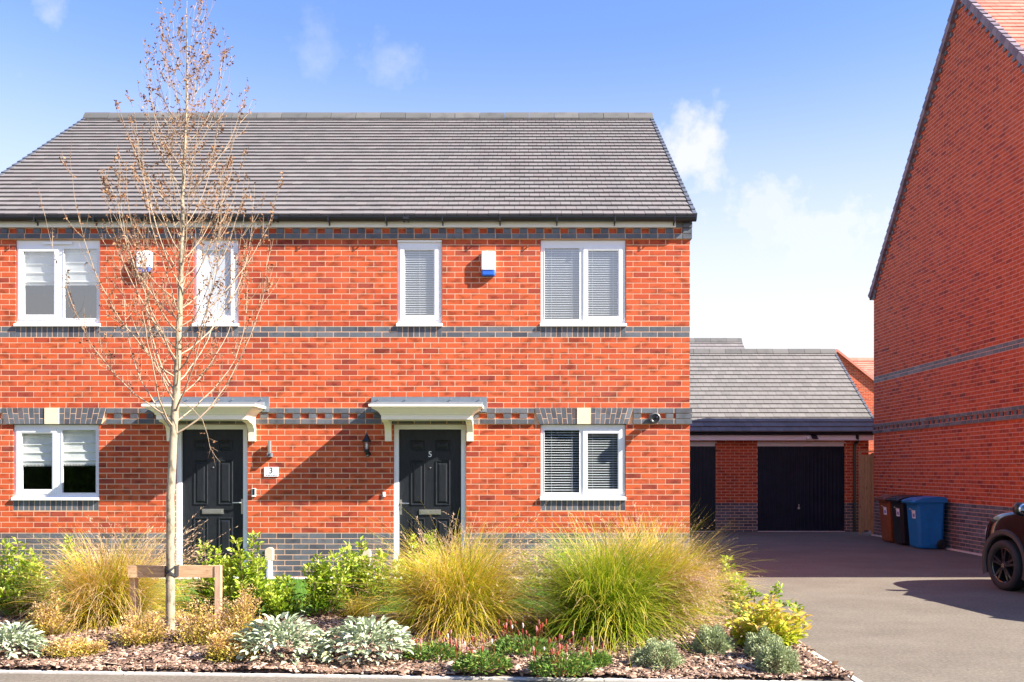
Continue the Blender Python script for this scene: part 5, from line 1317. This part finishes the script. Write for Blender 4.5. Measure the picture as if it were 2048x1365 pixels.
def plume(root, cx_, cy_, n_, Lr, spread, droop, az=None, z0=.06, mat='straw', heads=10):
    v, f, t_ = blades(cx_, cy_, z0, n_, Lr, spread, droop, (.0012, .0022), .12, .55, .25, az, segs=7)
    mesh_np('flower_stalks', v, f, t_, M[mat], root, kind='stuff')
    # seed heads: little slivers near the tips
    V = v.reshape(n_, 16, 3); P0, D0 = [], []
    for k in range(heads):
        i = rng.integers(5, 7, n_); fr_ = rng.uniform(0, 1, n_)[:, None]
        a = V[np.arange(n_), 2*i]; b_ = V[np.arange(n_), 2*i+2] if True else a
        P0.append(a+(b_-a)*fr_); D0.append((b_-a)+rng.normal(0, .05, (n_, 3)))
    P0 = np.concatenate(P0); D0 = np.concatenate(D0); m_ = len(P0)
    v2, f2 = leaf_mesh(P0, D0, rnd(m_), rng.uniform(.02, .045, m_), rng.uniform(.003, .006, m_))
    mesh_np('seed_heads', v2, f2, rng.uniform(.2, 1, len(f2)), M[mat], root, kind='stuff')

# G1 left clump
c = GY(1262); X_ = PX(215, c)
g1 = grass('golden arching grass clump left of the tree trunk', X_, c, [
    dict(n_=3600, Lr=(.6, 1.08), spread=.46, droop=(.6, 2.0), wid=(.004, .0075), r0=.2, tone_mu=.58, tone_sd=.18),
    dict(n_=1500, Lr=(.5, .85), spread=.5, droop=(.9, 2.1), wid=(.003, .006), r0=.17, tone_mu=.34, tone_sd=.15, dx=.12),
    dict(n_=900, Lr=(.45, .85), spread=.55, droop=(1.0, 2.2), wid=(.002, .004), r0=.2, tone_mu=.85, tone_sd=.12, dx=-.1, dy=-.1)], M['grassy'])
plume(g1, X_+.15, c+.35, 420, (.75, 1.12), .35, (.5, 1.5))
# G2 centre
c = GY(1275); X_ = PX(915, c)
g2_ = grass('golden yellow arching grass clump in the middle of the bed before door 5', X_, c, [
    dict(n_=5200, Lr=(.7, 1.16), spread=.5, droop=(.6, 2.0), wid=(.004, .008), r0=.24, tone_mu=.47, tone_sd=.17),
    dict(n_=1800, Lr=(.5, .9), spread=.5, droop=(1.0, 2.2), wid=(.003, .006), r0=.18, tone_mu=.42, tone_sd=.16),
    dict(n_=500, Lr=(.5, .8), spread=.4, droop=(1.0, 2.0), wid=(.002, .004), r0=.14, tone_mu=.92, tone_sd=.08, dx=-.05, dy=-.15)], M['grassy'])
plume(g2_, X_+.35, c+.5, 380, (.8, 1.15), .38, (.5, 1.6)); plume(g2_, X_-.3, c+.45, 26, (.95, 1.15), .14, (.2, .9), heads=26)
# G3 green front
c = GY(1285); X_ = PX(1215, c)
g3_ = grass('large dark green arching grass clump right of the middle of the bed', X_, c, [
    dict(n_=4800, Lr=(.72, 1.14), spread=.43, droop=(.6, 2.0), wid=(.005, .009), r0=.24, tone_mu=.38, tone_sd=.18),
    dict(n_=1500, Lr=(.5, .95), spread=.5, droop=(1.2, 2.3), wid=(.003, .006), r0=.2, tone_mu=.30, tone_sd=.2),
    dict(n_=160, Lr=(.5, .8), spread=.5, droop=(1.4, 2.3), wid=(.003, .007), r0=.18, tone_mu=.95, tone_sd=.1, dy=-.12)], M['grassg'])
plume(g3_, X_-.25, c+.4, 300, (.75, 1.1), .4, (.6, 1.6))
c = GY(1265); X_ = PX(1305, c)
g4_ = grass('tall bright yellow-green grass clump at the right end of the bed', X_, c, [
    dict(n_=5600, Lr=(.76, 1.12), spread=.32, droop=(.5, 1.9), wid=(.004, .008), r0=.27, tone_mu=.46, tone_sd=.14),
    dict(n_=1200, Lr=(.6, 1.0), spread=.5, droop=(1.0, 2.1), wid=(.003, .005), r0=.2, tone_mu=.62, tone_sd=.15, dx=.1)], M['grassy'])
plume(g4_, X_+.06, c-.22, 400, (.65, .95), .30, (1.2, 2.0), az=(-1.0, .35)); plume(g4_, X_-.1, c+.1, 200, (.95, 1.15), .22, (.4, 1.2))
# small tuft
c = GY(1248); X_ = PX(715, c)
grass('small loose tuft of straw-green grass between the silver plants and the lawn', X_, c, [dict(n_=700, Lr=(.2, .42), spread=.6, droop=(.6, 1.6), wid=(.002, .004), r0=.09, tone_mu=.6, tone_sd=.25)], M['grassy'])
c = GY(1275); X_ = PX(320, c)
grass('dry straw tuft with bare stalks at the foot of the tree', X_, c-.5, [dict(n_=60, Lr=(.3, .6), spread=.35, droop=(.2, .9), wid=(.002, .004), r0=.05, tone_mu=.95, tone_sd=.05)], M['grassy'])

SG = 'glossy green shrubs along the lawn edge'
def sh(px, py, wpx, hpx, label, nst=26, mat='shrub', **kw):
    c = GY(py, .06); s_ = F/c; wpx *= 1.18
    return shrub(kw.pop('name', 'evergreen_shrub'), label, PX(px, c), c, wpx/s_, hpx/s_, nst, M[mat], **kw)
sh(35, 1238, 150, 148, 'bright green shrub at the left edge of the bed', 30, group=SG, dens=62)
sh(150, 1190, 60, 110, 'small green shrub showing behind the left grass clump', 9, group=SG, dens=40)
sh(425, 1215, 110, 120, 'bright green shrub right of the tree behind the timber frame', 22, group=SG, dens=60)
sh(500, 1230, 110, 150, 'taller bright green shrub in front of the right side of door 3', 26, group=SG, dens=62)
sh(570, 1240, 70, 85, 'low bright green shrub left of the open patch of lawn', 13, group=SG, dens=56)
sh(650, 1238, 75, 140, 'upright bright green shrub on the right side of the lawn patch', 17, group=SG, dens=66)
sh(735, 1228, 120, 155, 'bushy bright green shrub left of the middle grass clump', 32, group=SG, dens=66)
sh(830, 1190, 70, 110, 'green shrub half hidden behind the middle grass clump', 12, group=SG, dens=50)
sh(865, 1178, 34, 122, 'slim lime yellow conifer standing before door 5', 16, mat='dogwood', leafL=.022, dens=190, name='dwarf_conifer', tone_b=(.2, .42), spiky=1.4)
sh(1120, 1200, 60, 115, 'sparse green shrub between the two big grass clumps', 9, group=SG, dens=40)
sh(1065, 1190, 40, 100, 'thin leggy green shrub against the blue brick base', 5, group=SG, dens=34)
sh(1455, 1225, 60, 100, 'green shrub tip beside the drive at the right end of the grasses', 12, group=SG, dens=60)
sh(1530, 1295, 140, 105, 'yellow and orange leaved shrub spilling over the drive edge', 34, mat='dogwood', leafL=.075, dens=44, name='dogwood_shrub', spiky=.2, z0=.05)
# dogwood reaching shoots
c = GY(1285)
rt = thing('dogwood_shoot', 'long leafy green shoot arching from the yellow shrub over the drive', 'shrub', (PX(1520, c), c, .1))
stm = MB(); P0, D0 = [], []
for (pts) in ([(1515, 1250), (1545, 1195), (1560, 1172)], [(1520, 1255), (1560, 1205), (1603, 1220)], [(1500, 1250), (1510, 1200), (1505, 1180)]):
    q = [P(x, y, c-.05) for x, y in pts]; stm.tube(q, [.005, .004, .002], 5)
    for k in range(46):
        f_ = random.uniform(.2, 1)*2; i = min(1, int(f_)); p_ = q[i].lerp(q[i+1], f_-i)
        P0.append(tuple(p_+Vector((random.uniform(-.03, .03), random.uniform(-.05, .05), random.uniform(-.03, .03))))); D0.append((random.uniform(-1, 1), random.uniform(-1, 1), random.uniform(-.3, 1)))
P0 = np.array(P0); n_ = len(P0); v, f = leaf_mesh(P0, np.array(D0), rnd(n_)+np.array([0, 0, 1]), rng.uniform(.04, .075, n_), rng.uniform(.02, .035, n_))
mesh_np('foliage', v, f, rng.uniform(0, .45, len(f)), M['dogwood'], rt, kind='stuff'); stm.build('stems', M['stem'], rt)
# spirea
AG = 'low shrubs in yellow and orange autumn leaf'
for (px, py, wp, hp, lb) in ((400, 1290, 120, 95, 'orange-yellow twiggy shrub just right of the tree foot'), (478, 1285, 130, 105, 'orange-yellow twiggy shrub behind the large silver plant'),
                         (455, 1320, 90, 60, 'low yellow-leaved sprawl at the left side of the silver plant'), (150, 1308, 110, 34, 'low straggly yellow shrub at the front left of the bed'),
                         (100, 1275, 80, 85, 'twiggy orange-yellow shrub left of the golden grass'), (285, 1290, 110, 70, 'twiggy orange shrub left of the tree foot')):
    sh(px, py, wp, hp, lb, 30, mat='spirea', leafL=.026, dens=80, name='autumn_shrub', group=AG, spiky=.5, z0=.05)
# hebe domes
def dome(px, py, wpx, hpx, label):
    c = GY(py, .05); s_ = F/c; X_, rw, hh = PX(px, c), wpx/s_/2, hpx/s_
    root = thing('silver_dome_shrub', label, 'shrub', (X_, c, .05), 'rounded grey-green shrubs on the mulch')
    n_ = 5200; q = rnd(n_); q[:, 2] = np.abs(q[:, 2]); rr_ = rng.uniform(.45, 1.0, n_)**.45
    lump = 1+.12*np.sin(q[:, 0]*9+px)+.10*np.sin(q[:, 1]*11+q[:, 2]*7)
    P0 = np.stack([X_+q[:, 0]*rw*rr_*lump, c+q[:, 1]*rw*rr_*lump, .05+q[:, 2]*hh*rr_*lump], 1)
    v, f = leaf_mesh(P0, q+rng.normal(0, .45, (n_, 3)), rnd(n_), rng.uniform(.012, .026, n_), rng.uniform(.006, .011, n_))
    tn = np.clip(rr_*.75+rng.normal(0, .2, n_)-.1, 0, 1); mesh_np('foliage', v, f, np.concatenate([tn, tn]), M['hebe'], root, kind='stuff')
    b_ = MB(); 
    for k in range(26):
        d_ = rnd(1)[0]; b_.tube([(X_, c, .03), (X_+d_[0]*rw*.8, c+d_[1]*rw*.8, .05+abs(d_[2])*hh*.8)], [.006, .003], 4)
    b_.build('stems', M['stem'], root)
dome(1317, 1328, 96, 44, 'low grey-green domed shrub alone on the mulch below the big grass')
dome(1425, 1305, 80, 50, 'grey-green domed shrub tucked against the straw-coloured grass')
dome(1528, 1318, 74, 54, 'grey-green domed shrub at the bed corner, the upper of two touching')
dome(1553, 1340, 80, 52, 'grey-green domed shrub nearest the drive edging, the lower of two touching')
# lamb's ear: individual leaves
def lambs_meshes():
    out = []
    for k in range(10):
        b_ = MB(); Lf = .085; W_ = .034; n_ = 6; curl = .25+.12*k/3; pts = []
        for i in range(n_+1):
            f_ = i/n_; wv = W_*math.sin(math.pi*min(1, .12+f_*.88))**.8*(1 if f_ < .95 else .25)*(1+.12*math.sin(f_*14+k)); zz = Lf*(.62*f_-curl*f_*f_*.9); yy = Lf*f_
            pts.append(((-wv/2, yy, zz+wv*.28), (0, yy, zz), (wv/2, yy, zz+wv*.28)))
        for a, c in zip(pts[:-1], pts[1:]):
            b_.quad(a[0], a[1], c[1], c[0], .2+.72*k/9 if k < 9 else 1); b_.quad(a[1], a[2], c[2], c[1], .2+.72*k/9 if k < 9 else 1)
        out.append(b_.data('leaf', M['lamb'], smooth=True))
    return out
LM = lambs_meshes()
def lambs(px, py, wpx, hpx, n_, label):
    c = GY(py, .05); s_ = F/c; X_, rw, hh = PX(px, c), wpx/s_/2, hpx/s_
    root = thing('silver_leaf_plant', label, 'plant', (X_, c, .04), 'silver felted plants along the front edging')
    it = []
    for i in range(n_):
        a = random.uniform(0, 2*math.pi); r_ = math.sqrt(random.random()); h_ = hh*.80*math.sqrt(max(0, 1-r_*r_*.95))*random.uniform(.2, 1)**.6
        x_, y_ = r_*rw*math.cos(a), r_*rw*.62*math.sin(a)
        me = LM[9] if (random.random() < .03 and r_ > .8) else LM[random.randrange(9)]
        ro_ = (.75-r_*1.15+random.uniform(-.4, .4), random.uniform(-.5, .5), math.atan2(y_, x_)-math.pi/2+random.uniform(-1.0, 1.0))
        it.append((y_-h_*.5, me, (x_, y_, h_), ro_, random.uniform(.6, 1.15)))
    it.sort(key=lambda q: q[0])
    for q in it[:300]:
        o = put('leaf', q[1], root, q[2], q[3]); o.scale = (q[4],)*3
    rest = MB()
    for q in it[300:]:
        mt = Matrix.Translation(Vector(q[2])+root.location) @ Matrix.Rotation(q[3][2], 4, 'Z') @ Matrix.Rotation(q[3][1], 4, 'Y') @ Matrix.Rotation(q[3][0], 4, 'X') @ Matrix.Scale(q[4], 4)
        for p_ in q[1].polygons:
            rest.poly([mt @ q[1].vertices[k].co for k in p_.vertices], q[1].attributes['tone'].data[p_.index].value)
    if it[300:]: rest.build('foliage', M['lamb'], root, kind='stuff')
lambs(25, 1312, 120, 76, 380, 'silver felted plant at the far left of the front edging')
lambs(560, 1318, 190, 105, 620, 'largest silver felted plant, left of the pair in the middle')
lambs(735, 1318, 190, 98, 600, 'silver felted plant, right of the pair in the middle')
# persicaria mats with spikes
def persi(px, py, wpx, hpx, nsp, label):
    c = GY(py, .05); s_ = F/c; X_, rw, hh = PX(px, c), wpx/s_/2, hpx/s_
    root = thing('flowering_ground_plant', label, 'plant', (X_, c, .04), 'low green plants with red flower spikes')
    n_ = int(900*(wpx/100)); a = rng.uniform(0, 2*np.pi, n_); r_ = np.sqrt(rng.uniform(0, 1, n_))
    P0 = np.stack([X_+r_*rw*np.cos(a), c+r_*rw*.7*np.sin(a), .05+rng.uniform(0, 1, n_)*hh*.6*(1-.6*r_**2)], 1)
    v, f = leaf_mesh(P0, np.stack([np.cos(a), np.sin(a), rng.uniform(.1, 1.5, n_)], 1)+rng.normal(0, .5, (n_, 3)), rnd(n_)+np.array([0, -.3, 1]), rng.uniform(.03, .06, n_), rng.uniform(.010, .018, n_))
    tn = rng.beta(2, 1.7, n_); mesh_np('foliage', v, f, np.concatenate([tn, tn]), M['persi'], root, kind='stuff')
    for k in range(nsp):
        b_ = MB(); aa = random.uniform(0, 6.28); q = math.sqrt(random.random()); x_, y_ = X_+q*rw*math.cos(aa), c+q*rw*.6*math.sin(aa); zt = .05+hh*random.uniform(.7, 1.2); hl = random.uniform(.035, .06)
        lx, ly = random.uniform(-.02, .02), random.uniform(-.02, .02); tt = random.choice((0, 0, .2, .3, .45, .6, .8, 1)); hl *= .8
        b_.tube([(x_, y_, .05), (x_+lx, y_+ly, zt-hl)], [.002, .0018], 4, 0)
        b_.tube([(x_+lx, y_+ly, zt-hl), (x_+lx, y_+ly, zt-hl*.6), (x_+lx*1.1, y_+ly*1.1, zt-hl*.25), (x_+lx*1.2, y_+ly*1.2, zt)], [.004, .0085, .007, .002], 6, tt)
        b_.build('flower_spike', M['spike'], root)
persi(865, 1318, 110, 50, 14, 'green mat plant with red spikes right of the silver plants')
persi(965, 1340, 110, 60, 18, 'green mat plant with pink spikes close to the edging under the middle grass')
persi(1045, 1310, 130, 62, 20, 'green mat plant with red spikes between the middle and right grasses')
persi(1125, 1348, 125, 70, 22, 'bright green mat plant with pink spikes spilling over the front edging')
persi(1075, 1278, 80, 60, 10, 'small reddish spiky plant deep between the two large grasses')
persi(1190, 1330, 60, 40, 5, 'sparse green sprig with a few spikes below the dark green grass')

# ------------------------------------------------------------------ tree
TY = 8.44; ts = F/TY
tree = thing('young_tree', 'slender young tree with bare upright branches and few brown leaves', 'tree', (PX(340, TY), TY, .03))
tp = [(341, 1290, 9.5), (340, 1240, 9.0), (341, 1150, 8.6), (342, 1000, 8.2), (347, 860, 7.4), (352, 790, 7.6), (355, 740, 6.2), (359, 650, 5.4), (361, 560, 5.0), (364, 470, 4.0), (366, 400, 3.6), (370, 300, 2.6), (373, 200, 1.8), (374, 90, 1.1), (374, 20, .6), (374, 2, .3)]
tb_ = MB(); tpts = [Vector((PX(x, TY)+0, TY+.012*math.sin(i*1.7), PZ(y, TY))) for i, (x, y, r_) in enumerate(tp)]
tpts[0].z = .02
# subdivide trunk for small irregularities
fine = []; fr = []
for i in range(len(tpts)-1):
    for k in range(6):
        f_ = k/6; fine.append(tpts[i].lerp(tpts[i+1], f_)+Vector((random.uniform(-.002, .002), random.uniform(-.002, .002), 0))); r_ = (tp[i][2]*(1-f_)+tp[i+1][2]*f_)/ts; fr.append(r_*random.uniform(.96, 1.05))
fine.append(tpts[-1]); fr.append(.0015)
tb_.tube(fine, fr, 12, .6); tb_.build('trunk', M['bark'], tree, smooth=True)
def trunk_at(z):
    for a, b_ in zip(tpts[:-1], tpts[1:]):
        if a.z <= z <= b_.z: return a.lerp(b_, (z-a.z)/(b_.z-a.z))
    return tpts[-1]
LP, LD, LT = [], [], []
def leaves_on(p_, d_, n_):
    for _ in range(n_):
        LP.append(tuple(p_+Vector((random.uniform(-.006, .006),)*1+(random.uniform(-.006, .006), random.uniform(-.006, .006))))); q = Vector((random.uniform(-1, 1), random.uniform(-1, 1), random.uniform(-1.2, .6)))+d_*.4; LD.append(tuple(q)); LT.append(random.random())
def grow(mbx, p_, az, ang0, ang1, L_, r0, r1, n_, wob, t_):
    pts = [p_.copy()]; dirs = []; a = az
    for k in range(n_):
        f_ = (k+.5)/n_; an = ang0+(ang1-ang0)*(f_**.75)+random.uniform(-.09, .09); a += random.uniform(-wob, wob)
        d_ = Vector((math.cos(a)*math.sin(an), math.sin(a)*math.sin(an), math.cos(an))); p_ = p_+d_*(L_/n_); pts.append(p_.copy()); dirs.append(d_)
    mbx.tube(pts, [r0+(r1-r0)*(k/n_)**.8 for k in range(n_+1)], 5, t_, cap=False); dirs.append(dirs[-1]); return pts, dirs
NB = 64
for i in range(NB):
    f_ = (i+.5)/NB; f_ = f_**1.15; z = 1.86+(5.35-1.86)*f_; p_ = trunk_at(z)
    az = i*2.39996+random.uniform(-.3, .3); L_ = (2.15-1.6*f_)*random.uniform(.72, 1.10); ang0 = R(60-22*f_+random.uniform(-12, 10)); ang1 = R(random.uniform(-2, 14))
    b_ = MB(); n_ = max(5, int(L_/.13)); r0 = (.0072*(1-f_)+.0026)*random.uniform(.7, 1.1)
    pts, dirs = grow(b_, p_, az, ang0, ang1, L_, r0, .0009, n_, .22, random.uniform(.45, 1))
    nt_ = int(4+L_*6.5)
    for k in range(nt_):
        j = random.randint(max(1, n_//5), n_); q = pts[j]; l2 = random.uniform(.12, .55)*(1.15-j/n_*.6)*(.6+.4*L_/2.0)
        a2 = az+random.choice((-1, 1))*random.uniform(.5, 1.5); base = math.acos(max(-1, min(1, dirs[j].z)))
        tw, td = grow(b_, q, a2, base+R(random.uniform(18, 45)), R(random.uniform(0, 25)), l2, .0026, .0009, 5, .22, random.uniform(.2, .8))
        for m_ in range(1, 6):
            if random.random() < .48: leaves_on(tw[m_], td[m_], random.choice((1, 1, 2, 3)))
        if random.random() < .5:
            t3, d3 = grow(b_, tw[2], a2+random.uniform(-1, 1), base+R(random.uniform(10, 50)), R(20), l2*.5, .0016, .0008, 3, .3, .4)
            for m_ in range(1, 4):
                if random.random() < .6: leaves_on(t3[m_], d3[m_], random.choice((1, 2)))
    for j in range(n_//3, n_+1):
        if random.random() < .5: leaves_on(pts[j], dirs[j], random.choice((1, 2)))
    b_.build('branch', M['twig'], tree, smooth=True)
# drooping twig before door 3
b_ = MB(); q = [P(x, y, TY-.08) for x, y in ((358, 800), (385, 818), (405, 840), (415, 870), (420, 895), (432, 915), (441, 925))]; b_.tube(q, [.004, .003, .0028, .0024, .002, .0016, .001], 5, .6)
for (a, c) in (((414, 876), (435, 884)), ((419, 893), (436, 903)), ((421, 898), (416, 918)), ((410, 868), (398, 866)), ((425, 905), (431, 932))):
    b_.tube([P(a[0], a[1], TY-.08), P(c[0], c[1], TY-.06)], [.002, .001], 4, .5)
    for k in range(2): leaves_on(P(a[0], a[1], TY-.08).lerp(P(c[0], c[1], TY-.07), random.uniform(.3, 1)), Vector((0, 0, 0)), 1)
b_.build('branch', M['twig'], tree, smooth=True)
LP = np.array(LP); LD = np.array(LD); n_ = len(LP)
v, f = leaf_mesh(LP, LD, rnd(n_), rng.uniform(.018, .040, n_), rng.uniform(.010, .022, n_), .35); LT = np.array(LT)
mesh_np('foliage', v, f, np.concatenate([LT, LT]), M['dryleaf'], tree, kind='stuff')
# timber tree frame
FYc = TY+.09
fr_ = thing('tree_stake_frame', 'low timber goalpost frame supporting the young tree', 'tree stake', (PX(350, FYc), FYc, .03))
def bar(mbx, x0, x1, y0, y1, z0, z1): mbx.box(x0, x1, y0, y1, z0, z1)
b_ = MB(); bar(b_, PX(257.5, FYc), PX(431, FYc), FYc-.022, FYc+.022, PZ(1155, FYc), PZ(1131.5, FYc)); b_.build('crossbar', M['stake'], fr_)
b_ = MB(); bar(b_, PX(431.5, FYc), PX(443, FYc), FYc-.03, FYc+.022, .0, PZ(1132, FYc)+.003); b_.build('post', M['postwood'], fr_)
b_ = MB(); bar(b_, PX(261, FYc+.05), PX(274, FYc+.05), FYc+.0225, FYc+.08, .0, PZ(1134, FYc)); b_.build('post', M['postwood'], fr_)
strap = MB(); tc_ = trunk_at(PZ(1143, TY)); 
for (za, zb) in ((.045, -.04), (-.04, .045)):
    q = []
    for k in range(13):
        a = math.pi*1.08+math.pi*.84*k/12; q.append((tc_.x+.047*math.cos(a), tc_.y+.048*math.sin(a), tc_.z+za+(zb-za)*k/12))
    for (x0, y0, z0), (x1, y1, z1) in zip(q[:-1], q[1:]):
        strap.hexa([(x0, y0, z0-.012), (x1, y1, z1-.012), (x1*.999+tc_.x*.001, y1+.004, z1-.012), (x0, y0+.004, z0-.012), (x0, y0, z0+.012), (x1, y1, z1+.012), (x1, y1+.004, z1+.012), (x0, y0+.004, z0+.012)])
strap.box(tc_.x-.05, tc_.x-.043, tc_.y-.01, FYc+.0, tc_.z-.05, tc_.z+.05); strap.box(tc_.x+.043, tc_.x+.05, tc_.y-.01, FYc+.0, tc_.z-.05, tc_.z+.05)
tag(strap.build('tree_tie', plain('rubber_strap', (.02, .022, .028), .6)), 'black rubber tie crossed around the trunk at the timber frame', 'tree tie')

# ------------------------------------------------------------------ across the road (seen only in reflections)
hb = MB(); hb.box(-45, 45, -16, -13, 0, 3.6)
n_ = 45000; P0 = np.stack([rng.uniform(-45, 45, n_), rng.uniform(-13.1, -12.6, n_), rng.uniform(0, 4.2, n_)], 1)
v, f = leaf_mesh(P0, rnd(n_), rnd(n_), rng.uniform(.15, .3, n_), rng.uniform(.1, .2, n_))
hd = thing('hedge', 'clipped green hedge across the road behind the viewer', 'hedge', (0, -14, 0))
mesh_np('foliage', v, f, rng.uniform(.1, .6, len(f)), M['shrub'], hd, kind='stuff'); hb.build('hedge_core', M['turf'], hd)
